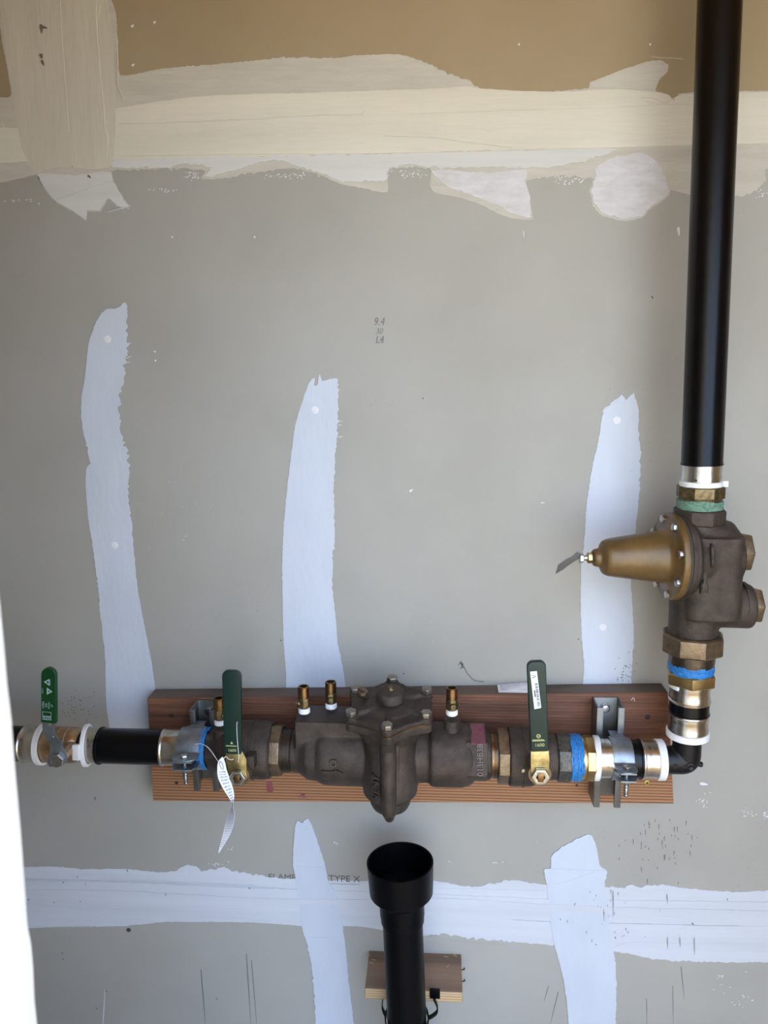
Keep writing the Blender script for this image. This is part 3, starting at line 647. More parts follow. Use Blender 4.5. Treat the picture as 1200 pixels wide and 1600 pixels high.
# hanger strap
st = thing('pipe_strap', 'black plastic hanger strap looped around the drain pipe below the wooden block', 'strap', at(679, 1551, yb))
P = at(679.5, 1551, yb); hw = 0.0085
obj('plate', MB().box(P.x - hw, P.x + hw, yb - 0.003, yb - 0.0005, P.z - 0.009, P.z + 0.009), M['black_abs'], st, 0.0008)
sc = D.s(1592); Pc = D.A + D.u * sc
Tt = frame(Pc, D.u + Vector((0.0, 0.25, 0)), (1, 0, 0))
mb = MB()
mb.ring(-0.006, 0.006, rp + 0.0022, rp + 0.0042, Tt, 64, 0.0004)
obj('loop', mb, M['black_abs'], st)
mb = MB()
q0 = Vector((P.x - 0.002, yb - 0.003, P.z - .008)); q3 = Pc + Vector((rp + 0.004, 0.004, 0.0))
pa = []; pb = []
for i in range(9):
    t = i / 8
    c = q0.lerp(q3, t) + Vector((0.010 * math.sin(PI * t), -0.004 * math.sin(PI * t), 0.0))
    pa.append(c + Vector((0, -0.006, .002))); pb.append(c + Vector((0, 0.006, -.002)))
mb.ribbon(pa, pb, 0.0018)
obj('tail', mb, M['black_abs'], st)
mb = MB(); q0 = at(598, 1562, yb) + Vector((0, -0.004, 0)); q3 = Pc + Vector((-rp - 0.002, 0, 0.004))
pa = []; pb = []
for i in range(7):
    t = i / 6; c = q0.lerp(q3, t) + Vector((-0.003 * math.sin(PI * t), 0, 0)); pa.append(c + Vector((0, -.006, 0))); pb.append(c + Vector((0, .006, 0)))
mb.ribbon(pa, pb, 0.0016); obj('tail', mb, M['black_abs'], st)

# ================================================================== HORIZONTAL RUN
YH = -0.110
H = Axis(at(200, 1166, YH), at(1040, 1187, YH), True)
def HL(pts, k=1.0, seg=64, mat='bronze', name='body', par=None, phase=0.0):
    return obj(name, MB().lathe(H.prof(pts, k), H.M, seg, phase), M[mat], par)
def hring(px0, px1, half, par, mat='white_plastic', name='retaining_ring', k=.88, T=None):
    r = H.r(px0, half); return obj(name, MB().ring(H.s(px0), H.s(px1), r * k, r, T or H.M, 56, 0.0008), M[mat], par)
def sleeve(A, p0, p1, half, par, flare=0, T=None, beads=True):
    """stainless press sleeve: flared end(s), crimp beads, two sight holes"""
    a, b = A.s(p0), A.s(p1); 
    if a > b: a, b = b, a
    r = A.r((p0 + p1) / 2, half); L = b - a
    pr = [(a, r * .93), (a, r)]
    if flare in (-1, 2): pr = [(a, r * .93), (a, r * 1.04), (a + L * .07, r * 1.05), (a + L * .13, r)]
    pr += [(a + L * .30, r), (a + L * .36, r * .988), (a + L * .42, r * .984), (a + L * .60, r * .984), (a + L * .66, r * .988), (a + L * .72, r)]
    if flare in (1, 2): pr += [(b - L * .13, r), (b - L * .07, r * 1.05), (b, r * 1.04), (b, r * .93)]
    else: pr += [(b, r), (b, r * .93)]
    o = obj('steel_sleeve', MB().lathe(pr, A.M, 64), M['steel'], par)
    return o, a, b, r
def sight_hole(A, s, r, ang, par):
    c = A.M @ Vector((r * math.cos(ang), r * math.sin(ang), s)); n = (c - (A.A + A.u * s)).normalized()
    obj('sight_hole', MB().lathe([(-.0005, .0018), (.0002, .0018)], frame(c, n, A.u), 12), M['hole'], par)
def hloc(px): return H.P(px)

# --- far left pipe
t = thing('plastic_pipe', 'black plastic pipe entering from the left edge beside the white door casing', 'pipe', hloc(-60))
obj('pipe', MB().lathe([(H.s(-110), H.r(0, 28)), (H.s(41), H.r(0, 28))], H.M, 64), M['black_pipe'], t)
# --- far left press ball valve
v = thing('ball_valve', 'small tan brass ball valve with a bright green printed lever at far left', 'valve', hloc(95))
o, a, b, r = sleeve(H, 39, 63, 28.6, v, -1); sight_hole(H, a + .006, r, 0.9, o)
hring(64, 72.5, 33, v)
HL([(63, 24), (70, 27), (72, 28.5), (97, 28.8), (98, 27.8), (99, 28.8), (109, 28.8), (110, 27.8), (112, 28.8), (118, 28), (124, 25), (127, 22)], mat='valve_brass', par=v, name='body')
HL([(124, 20.5), (134, 20.5)], mat='rubber', par=v, name='neck')
# tilted white ring
rr_ = H.r(137, 34)
Tt = H.M @ Matrix.Translation((0, 0, H.s(136))) @ Matrix.Rotation(rad(10), 4, 'X')
obj('retaining_ring', MB().ring(-0.003, 0.0035, rr_ * .88, rr_, Tt, 56, .0008), M['white_plastic'], v)
obj('ring_tab', MB().box(-0.0045, 0.0065, -0.012, 0.012, rr_ * .8, rr_ + .001, frame(H.A + H.u * (H.s(137)) , (-.15, -1, .12), (1, 0, 0))), M['white_plastic'], v, .001)
o, a, b, r = sleeve(H, 134, 158, 28, v, 0); sight_hole(H, a + .006, r, 0.6, o)
# stem, nut, lever
def lever(v, topL, topR, topY, botL, botR, botY, ys, mat, rcorner=0.45, name='handle'):
    """vinyl grip: a flat rounded bar in the plane y = ys"""
    P0 = at((topL + topR) / 2, topY, ys); P1 = at((botL + botR) / 2, botY, ys)
    w0 = (at(topR, topY, ys) - at(topL, topY, ys)).length / 2; w1 = (at(botR, botY, ys) - at(botL, botY, ys)).length / 2
    ax = (P0 - P1); L = ax.length; ax.normalize()
    T = frame(P1, (0, -1, 0), Vector((0, 0, 1)))        # local: X up?
    T = frame(P1, (0, -1, 0), ax.cross(Vector((0, -1, 0))) * -1)
    # local Y must run along ax
    X = T.to_3x3().col[0]; Yv = T.to_3x3().col[1]
    sgn = 1 if Yv.dot(ax) > 0 else -1
    if sgn < 0: T = frame(P1, (0, -1, 0), -X)
    pts = [(-w1, 0), (w1, 0), (w0, L - w0 * rcorner * 2)]
    rc = w0 * rcorner * 2
    if rcorner >= .5: rc = w0
    for i in range(1, 10):
        a = PI / 2 * i / 9; pts.append((w0 - rc + rc * math.cos(a), L - rc + rc * math.sin(a)))
    for i in range(0, 9):
        a = PI / 2 + PI / 2 * i / 9; pts.append((-w0 + rc + rc * math.cos(a), L - rc + rc * math.sin(a)))
    pts.append((-w0, L - rc))
    pts[2] = (w0, L - rc)
    return T, pts, L, w0, w1, P0, P1, ax
ys = -0.170
T, pts, L, w0, w1, P0, P1, ax = lever(v, 66.3, 88.7, 1042.5, 66, 89, 1128, ys, 'green_b', .5)
g = obj('handle', MB().prism(pts, -0.003, 0.004, T), M['green_b'], v, 0.0022, segs=3)
zt_ = 0.0042
def tri(mb, cx, cy, dirn, s):
    mb.prism([(cx - s * .55 * dirn, cy - s), (cx - s * .55 * dirn, cy + s), (cx + s * dirn, cy)], zt_, zt_ + .0002, T)
mb = MB(); k = L / 85.5
for cy_, d_, cx_ in ((1064, -1, -0.001), (1078, 1, 0.001)):
    m3 = MB(); tri(m3, cx_, (1128 - cy_) * k, d_, 0.0055); obj('printed_triangle', m3, M['pale_print'], g)
mb.box(-w0 * .8, w0 * .42, (1128 - 1123) * k, (1128 - 1117) * k, zt_, zt_ + .0002, T)
for (x0, x1, y0, y1) in ((-.8, .42, 1110.4, 1111), (-.8, -.74, 1110, 1118), (.36, .42, 1110, 1118)):
    mb.box(w0 * x0, w0 * x1, (1128 - y1) * k, (1128 - y0) * k, zt_, zt_ + .0002, T)
obj('print', mb, M['pale_print'], g)
mb = MB()
mb.lathe([(zt_ + .0002, .0018), (zt_ + .0004, .0018)], T @ Matrix.Translation((-.0005, (1128 - 1064) * k, 0)), 12)
mb.box(.0002, .0024, (1128 - 1078) * k - .0012, (1128 - 1078) * k + .0012, zt_ + .0002, zt_ + .0004, T)
obj('print_ink', mb, M['ink'], g)
def TT(x, y, rot=0.0): return T @ Matrix.Translation((x, y, zt_ + .0003)) @ Matrix.Rotation(rot, 4, 'Z')
text('print_word', 'okay', 0.0068, TT(-w0 * .19, (1128 - 1119.5) * k), M['ink'], g, .0001, bold=.00015)
for i, wd in enumerate(('OPEN', '600', 'WOG', 'LF')):
    text('print_word', wd, 0.0042, TT(-w0 * .68 + i * .0044, (1128 - 1100) * k, PI / 2), M['pale_print'], g, .0001)
text('print_word', 'OPEN', 0.0034, TT(w0 * .22, (1128 - 1064) * k, PI / 2), M['pale_print'], g, .0001)
text('print_word', 'SHUT', 0.0034, TT(-w0 * .75, (1128 - 1078) * k, PI / 2), M['pale_print'], g, .0001)
# steel shank bending down to the stem
sh = [(67.5, 1126), (86.5, 1126), (86.5, 1142), (89, 1149), (98, 1159), (100, 1170), (105, 1180), (106, 1190), (96, 1196), (80, 1197), (75, 1192), (76, 1184), (79, 1176), (80, 1168), (78, 1158), (72, 1150), (68, 1143)]
mb = MB(); q = [at(x, y, ys + 0.004) for x, y in sh]
mb.prism([(p.x, p.z) for p in q], 0.0, 0.0032, Matrix(((1, 0, 0, 0), (0, 0, 1, ys + 0.0005), (0, 1, 0, 0), (0, 0, 0, 1))))
part_label(obj('lever_shank', mb, M['zinc'], v, 0.0006), 'bare grey steel shank')
for (px, py, r_) in ((77, 1132, .0026), (83, 1151, .0013)):
    obj('rivet', MB().lathe([(0, r_), (.0008, r_ * .9), (.0013, r_ * .5)], front(at(px, py, ys)), 14), M['bolt'], v)
P = at(91, 1187, ys)
obj('stem', MB().lathe([(0.0, .009), (0.045, .009)], frame(P, (0, 1, 0)), 20), M['valve_brass'], v)
obj('nut', MB().hexa(0.0, 0.006, 0.0095, front(P), phase=.3), M['bolt'], v, .0004)

# --- black pipe 157..257
t = thing('plastic_pipe', 'short black plastic pipe between the small tan valve and the left clamp', 'pipe', hloc(200))
obj('pipe', MB().lathe([(H.s(157), H.r(157, 27)), (H.s(157), H.r(157, 30)), (H.s(159.5), H.r(160, 30)), (H.s(161), H.r(160, 28)), (H.s(257), H.r(257, 28.6))], H.M, 64), M['black_pipe'], t)
# --- left adapter
t = thing('pipe_adapter', 'steel press adapter with blue thread sealant held by the left clamp', 'fitting', hloc(285))
sleeve(H, 256, 288, 29, t, 2)
HL([(286, 29), (302, 29)], .93, mat='steel', name='barrel', par=t)
obj('hex_collar', MB().hexa(H.s(301), H.s(318), H.r(310, 26.5), H.M), M['brass_old'], t, .0006)
mb = MB(); mb.helix(H.s(316), H.s(327), H.r(320, 32), .0016, 7, H.M, 6, .0006, rnd); 
part_label(obj('thread_sealant', mb, M['blue'], t), 'blue thread sealing cord')

# --- strut channels and clamps
def strut(px, ptop, pbot, name_l, W=0.0413, Dp=0.0413):
    Pt = at(px, ptop, -0.038 - Dp); Pb = at(px, pbot, -0.038 - Dp)
    t = thing('strut_channel', name_l, 'bracket', (Pt.x, -0.038, Pb.z))
    x = (Pt.x + Pb.x) / 2; h = W / 2; th = 0.0027; lip = 0.0095; inn = 0.0075
    y0 = -0.0382; y1 = -0.038 - Dp
    P = [(-h, 0), (h, 0), (h, -Dp), (h - lip, -Dp), (h - lip, -Dp + inn), (h - lip + th, -Dp + inn), (h - lip + th, -Dp + th), (h - th, -Dp + th), (h - th, -th),
         (-h + th, -th), (-h + th, -Dp + th), (-h + lip - th, -Dp + th), (-h + lip - th, -Dp + inn), (-h + lip, -Dp + inn), (-h + lip, -Dp), (-h, -Dp)]
    mb = MB(); k = len(P)
    vs = [(x + a, y0 + b, Pb.z) for a, b in P] + [(x + a, y0 + b, Pt.z) for a, b in P]
    from mathutils.geometry import tessellate_polygon
    tr = tessellate_polygon([[Vector((a, b, 0)) for a, b in P]])
    fs = [(i, (i + 1) % k, k + (i + 1) % k, k + i) for i in range(k)] + [tuple(a) for a in tr] + [tuple(k + i for i in a) for a in tr]
    mb.add(vs, fs)
    obj('channel', mb, M['strut'], t, 0.0007)
    b_ = Vector((x, y0 - th, Pt.z - 0.017))
    obj('washer', MB().lathe([(0, .0085), (.0012, .0085)], front(b_), 24), M['zinc'], t)
    obj('hex_bolt', MB().hexa(0.0012, 0.0062, 0.006, front(b_), phase=.2), M['bolt'], t, .0004)
    return x, Pt, Pb
def clamp(px, x, label, r, bw=0.030):
    """two-piece pipe clamp hooked into the channel, ears bolted together at the front"""
    s = H.s(px); c = H.A + H.u * s
    t = thing('pipe_clamp', label, 'clamp', c)
    Tc = frame(c, H.u, (0, -1, 0))               # X to the room, Y = u x X
    up = Tc.to_3x3().col[1].z > 0
    sg = 1 if up else -1
    th = 0.0022; R = r + th
    def half(top, name):
        mb = MB(); outp = []; a0, a1 = rad(12 if top else -14), rad(128 if top else -128)
        path = []
        e = 0.027
        y_ear = (R * math.sin(a0))
        path.append((R * math.cos(a0) + e, y_ear))
        path.append((R * math.cos(a0) + 0.003, y_ear))
        for i in range(19):
            a = a0 + (a1 - a0) * i / 18
            if i == 0: a = a0 * 1.6 if False else a0 + (a1 - a0) * .04
            path.append((R * math.cos(a), R * math.sin(a)))
        s_ = 1 if top else -1
        xx, yy = path[-1]
        back = -(abs(YH + 0.038) - 0.034)
        path.append((min(xx, -r * .75), s_ * (R * .86))); path.append((back, s_ * R * .86))
        # offset path into a strip of thickness th
        n = len(path); oo = []
        for i, p in enumerate(path):
            q0 = path[max(i - 1, 0)]; q1 = path[min(i + 1, n - 1)]
            dx, dy = q1[0] - q0[0], q1[1] - q0[1]; l = math.hypot(dx, dy); oo.append((p[0] - dy / l * th * -s_ * -1 * 1, p[1] + dx / l * th * -s_ * -1))
        wds = [bw / 2 * .75] + [bw / 2] * (n - 3) + [0.010, 0.010]
        vs = []
        for i in range(n):
            for (qq, zz) in ((path[i], -wds[i]), (path[i], wds[i]), (oo[i], wds[i]), (oo[i], -wds[i])):
                vs.append((qq[0], qq[1] * sg, zz))
        fs = []
        for i in range(n - 1):
            for k_ in range(4):
                a = i * 4 + k_; b = i * 4 + (k_ + 1) % 4; fs.append((a, b, b + 4, a + 4))
        fs += [(0, 1, 2, 3), tuple((n - 1) * 4 + k_ for k_ in range(4))]
        mb.add(vs, fs, Tc)
        # rounded ear
        cx = R * math.cos(a0) + 0.010; ye = y_ear * sg
        ear = [(cx - .012, -bw / 2), (cx + .004, -bw / 2)] + [(cx + .004 + .013 * math.cos(a), bw / 2 * math.sin(a)) for a in [(-PI / 2 + PI * i / 14) for i in range(1, 14)]] + [(cx + .004, bw / 2), (cx - .012, bw / 2)]
        TE = Tc @ Matrix(((1, 0, 0, 0), (0, 0, 1, ye), (0, 1, 0, 0), (0, 0, 0, 1)))
        mb.prism(ear, -th / 2 - .0002, th / 2 + .0002, TE)
        return obj(name, mb, M['zinc'], t, 0.0004), cx, ye
    h1, cx, ye1 = half(True, 'upper_band')
    h2, _, ye2 = half(False, 'lower_band')
    zax = Vector((0, 0, 1))
    B = Tc @ Vector((cx + .004, ye1, 0))
    T1 = frame(B + zax * .0014, (0, 0, 1))
    obj('hex_bolt', MB().hexa(0, .0045, .0055, T1, phase=.4).lathe([(0.0045, .0035), (.0048, .003)], T1, 12), M['bolt'], t, .0005)
    sk = MB().lathe([(-0.044, .0026), (-.043, .0031), (0, .0031)], T1, 14)
    sk.helix(-0.043, -0.018, .0032, .0005, 16, T1, 4)
    obj('bolt_shank', sk, M['bolt'], t)
    B2 = Tc @ Vector((cx + .004, ye2, 0))
    obj('nut', MB().hexa(-.0065, -.0014, .0055, frame(B2, (0, 0, 1)), phase=.1), M['bolt'], t, .0004)
    return t
xR, _, _ = strut(951.5, 1106, 1262, 'grey steel strut channel on the board behind the right clamp')
xL, _, _ = strut(319, 1110, 1236, 'grey steel strut channel on the board behind the left clamp')
clamp(968, xR, 'bright zinc pipe clamp near the black elbow, bolt head at its front', H.r(968, 31.5))
clamp(303, xL, 'bluish zinc pipe clamp beside the left green lever valve', H.r(303, 31), 0.038)

# --- left ball valve
def ball_handle(v, tl, tr, ty, bl, br, by, ystem, nut, brk, nutr=0.0115):
    T, pts, L, w0, w1, P0, P1, ax = lever(v, tl, tr, ty, bl, br, by, ystem, 'green', .33)
    g = obj('handle', MB().prism(pts, -0.0045, 0.004, T), M['green'], v, 0.0026, segs=3)
    # bracket plate from the grip to the stem
    q = [at(x, y, ystem) for x, y in brk]
    mb = MB().prism([(p.x, p.z) for p in q], 0, .0035, Matrix(((1, 0, 0, 0), (0, 0, 1, ystem - .0015), (0, 1, 0, 0), (0, 0, 0, 1))))
    part_label(obj('lever_bracket', mb, M['bracket'], v, .0008), 'yellow zinc lever bracket')
    P = at(nut[0], nut[1], ystem - .0015)
    obj('nut', MB().ring(0, .0065, .0066, nutr / .93, front(P), 6, .0012), M['bolt'], v, .0004)
    obj('stem', MB().prism([(-.0042, -.0065), (.0042, -.0065), (.0042, .0065), (-.0042, .0065)], -0.0, .0078, front(P)), M['copper_brass'], v, .0012)
    obj('packing_gland', MB().lathe([(0.003, .016), (0.030, .0165)], frame(P, (0, 1, 0)), 28), M['bronze_machined'], v)
    return g, T, L, w0, w1
v = thing('ball_valve', 'bronze ball valve with a plain dark green lever beside the left clamp', 'valve', hloc(385))
body = MB().lathe(H.prof([(330, 30), (345, 36), (352, 43), (362, 46), (416, 46.5), (424, 45), (427, 41), (427, 38)]), H.M, 72)
body.lathe(H.prof([(326, 26), (327, 34), (340, 35), (342, 30)]), H.M, 6, PI / 6)
cast('body', body, M['bronze'], v, 0.0016, 2)
HL([(397, 46.6), (397.6, 47.6), (399.5, 47.6), (400, 46.6)], name='body_seam', par=v)
obj('hex_end', MB().hexa(H.s(426), H.s(443), H.r(436, 39), H.M, 8, phase=rad(48), ch=.08), M['bronze_machined'], v, .0006)
g, T, L, w0, w1 = ball_handle(v, 347.5, 377, 1047, 351, 378, 1177, -0.185, (372, 1213.5), [(353, 1174), (379, 1174), (385, 1186), (386, 1216), (380, 1223), (366, 1223), (359, 1216), (356, 1200), (353, 1188)])
text('embossed_number', '1600', .0062, T @ Matrix.Translation((-.0005, .0065, .0042)), M['gold_print'], g, .0001)
mb = MB().box(-.0095, .006, .0128, .0140, .0040, .0043, T); mb.prism([(-.003, .0165), (.001, .0165), (-.001, .0205)], .0040, .0043, T)
obj('embossed_logo', mb, M['gold_print'], g)
ym = -0.185
obj('stop_tab', MB().box(-.006, .006, -.010, .010, 0, .02, frame(at(391, 1193, -0.17), (0, 1, 0))), M['bronze'], v, .002)

# --- right ball valve
v = thing('ball_valve', 'bronze ball valve with dark green lever bearing a white barcode sticker', 'valve', hloc(830))
body = MB().lathe(H.prof([(794, 40), (794, 46.5), (797, 47.5), (828, 47), (834, 45), (845, 42), (856, 37), (868, 36), (869, 30)]), H.M, 72)
cast('body', body, M['bronze'], v, 0.0016, 2)
HL([(814, 47), (814.8, 48.2), (817, 48.2), (818, 47)], name='body_seam', par=v)
obj('hex_end', MB().hexa(H.s(776.5), H.s(795), H.r(785, 41), H.M, 8, phase=rad(61), ch=.08), M['bronze_machined'], v, .0006)
obj('hex_end', MB().hexa(H.s(868), H.s(889), H.r(879, 36.5), H.M, 8, phase=rad(51), ch=.08), M['dark_seal'], v, .0006)
g, T, L, w0, w1 = ball_handle(v, 822.5, 852.5, 1032, 829, 857, 1173, -0.185, (844, 1211.5), [(829, 1170), (857, 1170), (858.5, 1188), (857, 1216), (851, 1226), (836, 1227), (830, 1218), (829, 1190)], .0125)
text('embossed_number', '1600', .0068, T @ Matrix.Translation((.000, .0105, .0042)), M['gold_print'], g, .0001)
mb = MB().box(-.010, .0075, .0165, .0176, .0040, .0043, T).box(-.010, .0060, .0182, .0190, .0040, .0043, T)
mb.ring(.0040, .0043, .0021, .0030, T @ Matrix.Translation((-.001, .0240, 0)), 20, 0).box(-.0035, .0015, .0236, .0244, .0040, .0043, T)
obj('embossed_logo', mb, M['gold_print'], g)
# sticker
ysk = -0.185 - 0.0042
c_ = [at(828.3, 1049.5, ysk), at(838.8, 1048.5, ysk), at(845.6, 1106, ysk), at(835, 1108, ysk)]
mb = MB().prism([(p.x, p.z) for p in c_], 0, .0003, Matrix(((1, 0, 0, 0), (0, 0, -1, ysk + .0001), (0, 1, 0, 0), (0, 0, 0, 1))))
stk = part_label(obj('sticker', mb, M['sticker'], g), 'white barcode sticker')
dn = (c_[3] - c_[0]); LS = dn.length; dn.normalize(); TS = frame(c_[0] + Vector((0, -.0004, 0)), (0, -1, 0), (c_[1] - c_[0]))
WS = (c_[1] - c_[0]).length; X = (c_[1] - c_[0]).normalized()
mb = MB(); yb_ = LS * .30
def bar(u0, u1, v0, v1):
    pts = [c_[0] + X * (WS * uu) + dn * vv + Vector((0, -.0003, 0)) for uu, vv in ((u0, v0), (u1, v0), (u1, v1), (u0, v1))]
    mb.add(pts + [p + Vector((0, -.0001, 0)) for p in pts], [(0, 1, 2, 3), (7, 6, 5, 4), (0, 4, 5, 1), (1, 5, 6, 2), (2, 6, 7, 3), (3, 7, 4, 0)])
while yb_ < LS * .93:
    h_ = rnd.choice((.0004, .0007, .0010)); bar(.50, .92, yb_, yb_ + h_); yb_ += h_ + rnd.choice((.0005, .0008))
bar(.24, .42, LS * .50, LS * .68)
obj('barcode', mb, M['ink'], stk)
mb = MB()
for (u, vv) in ((.30, .10), (.55, .12), (.42, .155), (.70, .14), (.30, .165)):
    bar(u - .09, u + .09, LS * vv - .0006, LS * vv + .0006)
obj('printed_mark', mb, M['ink'], stk)
ridge_o = obj('small_bolt', MB().hexa(0, .006, .004, frame(at(819, 1202, -.150), (-1, -.3, 0))), M['bolt'], v)

# --- right adapter
t = thing('pipe_adapter', 'bright brass hex adapter with blue sealant right of the barcoded valve', 'fitting', hloc(915))
mb = MB(); mb.lathe(H.prof([(888, 33), (905, 33)]), H.M, 40)
for q_ in range(5): mb.helix(H.s(889 + q_ * 3.1), H.s(893 + q_ * 3.1), H.r(897, 36 - abs(q_ - 3) * .2), .0019, 2.3, H.M, 6, .0007, rnd)
part_label(obj('thread_sealant', mb, M['blue'], t), 'blue thread sealing cord')
HL([(903, 33), (905, 34), (909, 34.5), (911, 33.5), (914, 33.5)], mat='brass', name='barrel', par=t)
obj('hex_collar', MB().hexa(H.s(912), H.s(926), H.r(919, 34.5), H.M, 8, phase=rad(51), ch=.08), M['brass'], t, .0005)
Tt = H.M @ Matrix.Translation((0, 0, H.s(931))) @ Matrix.Rotation(rad(-4), 4, 'X')
rr_ = H.r(931, 36); obj('retaining_ring', MB().ring(-.0045, .0045, rr_ * .86, rr_, Tt, 56, .0012), M['white_plastic'], t)
sleeve(H, 934, 962, 31.5, t, 0)
t = thing('plastic_pipe', 'stub of black pipe between the right clamp and the elbow', 'pipe', hloc(980))
HL([(961, 30.5), (996, 31), (997, 32.5), (999.5, 32.5), (1000, 31), (1001, 31)], mat='black_pipe', name='pipe', par=t)

# ================================================================== VERTICAL RUN
YV = -0.112
P_el = H.P(1072)
YV = P_el.y
V = Axis(P_el, at(1097, 720, YV), False)
def VL(pts, k=1.0, seg=64, mat='bronze', name='body', par=None, phase=0.0):
    return obj(name, MB().lathe(V.prof(pts, k), V.M, seg, phase), M[mat], par)
def vring(p0, p1, half, par, k=.87, tilt=0.0, mat='white_plastic', name='retaining_ring'):
    r = V.r(p0, half); a, b = V.s(p0), V.s(p1)
    Tt = V.M @ Matrix.Translation((0, 0, (a + b) / 2)) @ Matrix.Rotation(rad(tilt), 4, 'Y')
    h = abs(b - a) / 2
    return obj(name, MB().ring(-h, h, r * k, r, Tt, 56, .0010), M[mat], par)
# --- elbow
e = thing('pipe_elbow', 'black plastic elbow with steel sleeves turning the run upward at lower right', 'elbow', P_el)
r_e = H.r(1050, 22.5); rb = 0.009
mb = MB()
pa = [H.P(1020)]; c0_ = P_el - H.u * rb; c1_ = P_el + V.u * rb
pa.append(H.P(1045)); pa.append(c0_ - H.u * .002)
for i in range(9):
    t_ = i / 8; pa.append((1 - t_) ** 2 * c0_ + 2 * t_ * (1 - t_) * P_el + t_ ** 2 * c1_)
pa.append(c1_ + V.u * .004); pa.append(V.P(1128))
mb.tube(pa, r_e, 40)
cast('elbow_body', mb, M['rubber'], e, .0016, 2)
nb = frame(P_el + (H.u - V.u).normalized() * (r_e * .0) + Vector((0, -r_e * .96, 0)), (0, -1, 0))
obj('boss', MB().lathe([(0, .0065), (.0022, .0062), (.0028, .0045), (.0018, .0028), (.0018, .0)], nb, 20, cap=False), M['rubber'], e)
obj('boss', MB().lathe([(0, .004), (.007, .004), (.008, .003)], frame(P_el + Vector((r_e * .72, -.004, -.003)), (1, 0, -.2)), 14), M['rubber'], e)
obj('mould_mark', MB().lathe([(0, .004), (.0004, .0038)], front(H.P(1049) + Vector((0, -r_e * .99, 0))), 14).box(-.008 + .02, .008 + .02, -.003, .003, -0.0004, .0004, front(H.P(1049) + Vector((0, -r_e * .99, 0)))), M['rubber'], e)
sleeve(H, 1000, 1029, 30.5, e, -1)
hring(1024, 1036, 33, e)
sleeve(V, 1143, 1112, 32, e, 1)
vring(1150, 1140, 34.5, e, tilt=0)
# --- short black pipe
t = thing('plastic_pipe', 'thin band of black pipe between the two steel sleeves above the elbow', 'pipe', V.P(1115))
VL([(1114, 30), (1114, 33), (1111, 33), (1110, 32), (1096, 32), (1095.5, 33), (1093, 33), (1093, 30)], mat='black_pipe', name='pipe', par=t)
# --- lower adapter
t = thing('pipe_adapter', 'bright brass hex adapter with blue sealant under the pressure regulator', 'fitting', V.P(1070))
sleeve(V, 1094, 1064, 32.5, t, -1)
a0 = V.s(1068)
mb = MB()
r = V.r(1065, 34)
for (u0, u1) in ((200, 290), (-60, 40)):
    k = 12; vs = []
    for i in range(k + 1):
        a = rad(u0 + (u1 - u0) * i / k)
        for rr2, zz in ((r * .93, -.004), (r * 1.03, -.004), (r * 1.03, .004), (r * .93, .004)): vs.append((rr2 * math.cos(a), rr2 * math.sin(a), zz + a0))
    fs = []
    for i in range(k):
        for j in range(4): a = i * 4 + j; b = i * 4 + (j + 1) % 4; fs.append((a, b, b + 4, a + 4))
    fs += [(0, 1, 2, 3), tuple(k * 4 + j for j in range(4))]
    mb.add(vs, fs, V.M)
part_label(obj('retaining_ring', mb, M['white_plastic'], t, .0005), 'split white retaining ring')
obj('hex_collar', MB().hexa(V.s(1066), V.s(1048), V.r(1057, 36), V.M, 6, phase=.30, ch=.08), M['brass'], t, .0005)
mb = MB(); mb.lathe(V.prof([(1050, 33), (1036, 33)]), V.M, 40)
for q_ in range(4): mb.helix(V.s(1048 - q_ * 2.8), V.s(1044 - q_ * 2.8), V.r(1036, 35), .0019, 2.3, V.M, 6, .0008, rnd)
part_label(obj('thread_sealant', mb, M['blue'], t), 'blue thread sealing cord')

# --- pressure regulator
g = thing('pressure_regulator', 'large bronze pressure regulator with an ochre bonnet pointing left', 'regulator', V.P(1000))
VL([(1038, 33), (1036, 36.5), (1026, 37.5), (1012, 38)], mat='bronze_thread', name='tail_piece', par=g)
obj('union_nut', MB().hexa(V.s(1018), V.s(988), V.r(1003, 47), V.M, 8, phase=.1, ch=.10), M['bronze_machined'], g, .0008)
BA = V.P(862) + V.M.to_3x3().col[0] * 0.0
# bonnet axis through the body, pointing left and a little to the room
bu = Vector((-1, -0.10, 0.0)).normalized()
ctr = at(1105, 868, YV)
bod = MB()
bod.lathe(V.prof([(992, 40), (960, 40), (930, 41), (870, 44), (835, 43), (822, 38), (812, 36), (808, 34)]), V.M, 64)
TB = frame(ctr, bu, (0, 0, 1))
px2m = pix(ctr)[2] / F
bod.lathe([(-48 * px2m, 30 * px2m), (-40 * px2m, 46 * px2m), (0, 50 * px2m), (30 * px2m, 55 * px2m), (36 * px2m, 64 * px2m), (42 * px2m, 64 * px2m)], TB, 56)
ctr2 = at(1095, 946, YV)
TB2 = frame(ctr2, Vector((1, -.02, 0)), (0, 0, 1))
bod.lathe([(0, 30 * px2m), (20 * px2m, 34 * px2m), (72 * px2m, 35 * px2m), (76 * px2m, 33 * px2m)], TB2, 48)
rx, ry, rc_ = 42 * px2m, 49 * px2m, 24 * px2m
sec = []
for qx, qy, a0_ in ((1, 1, 0), (-1, 1, 90), (-1, -1, 180), (1, -1, 270)):
    for j in range(7):
        a_ = rad(a0_ + 15 * j); sec.append((qx * (rx - rc_) + rc_ * math.cos(a_), qy * (ry - rc_) + rc_ * math.sin(a_)))
cb_ = at(1108, 868, YV)
zt1 = at(1108, 832, YV).z - cb_.z; zt2 = at(1108, 958, YV).z - cb_.z
bod.prism(sec, zt2, zt1, frame(cb_, (0, 0, 1), (1, 0, 0)))
bod.lathe([(zt1 - .002, 44 * px2m), (zt1 + .012, 35 * px2m), (zt1 + .016, 30 * px2m)], frame(cb_, (0, 0, 1), (1, 0, 0)), 40)
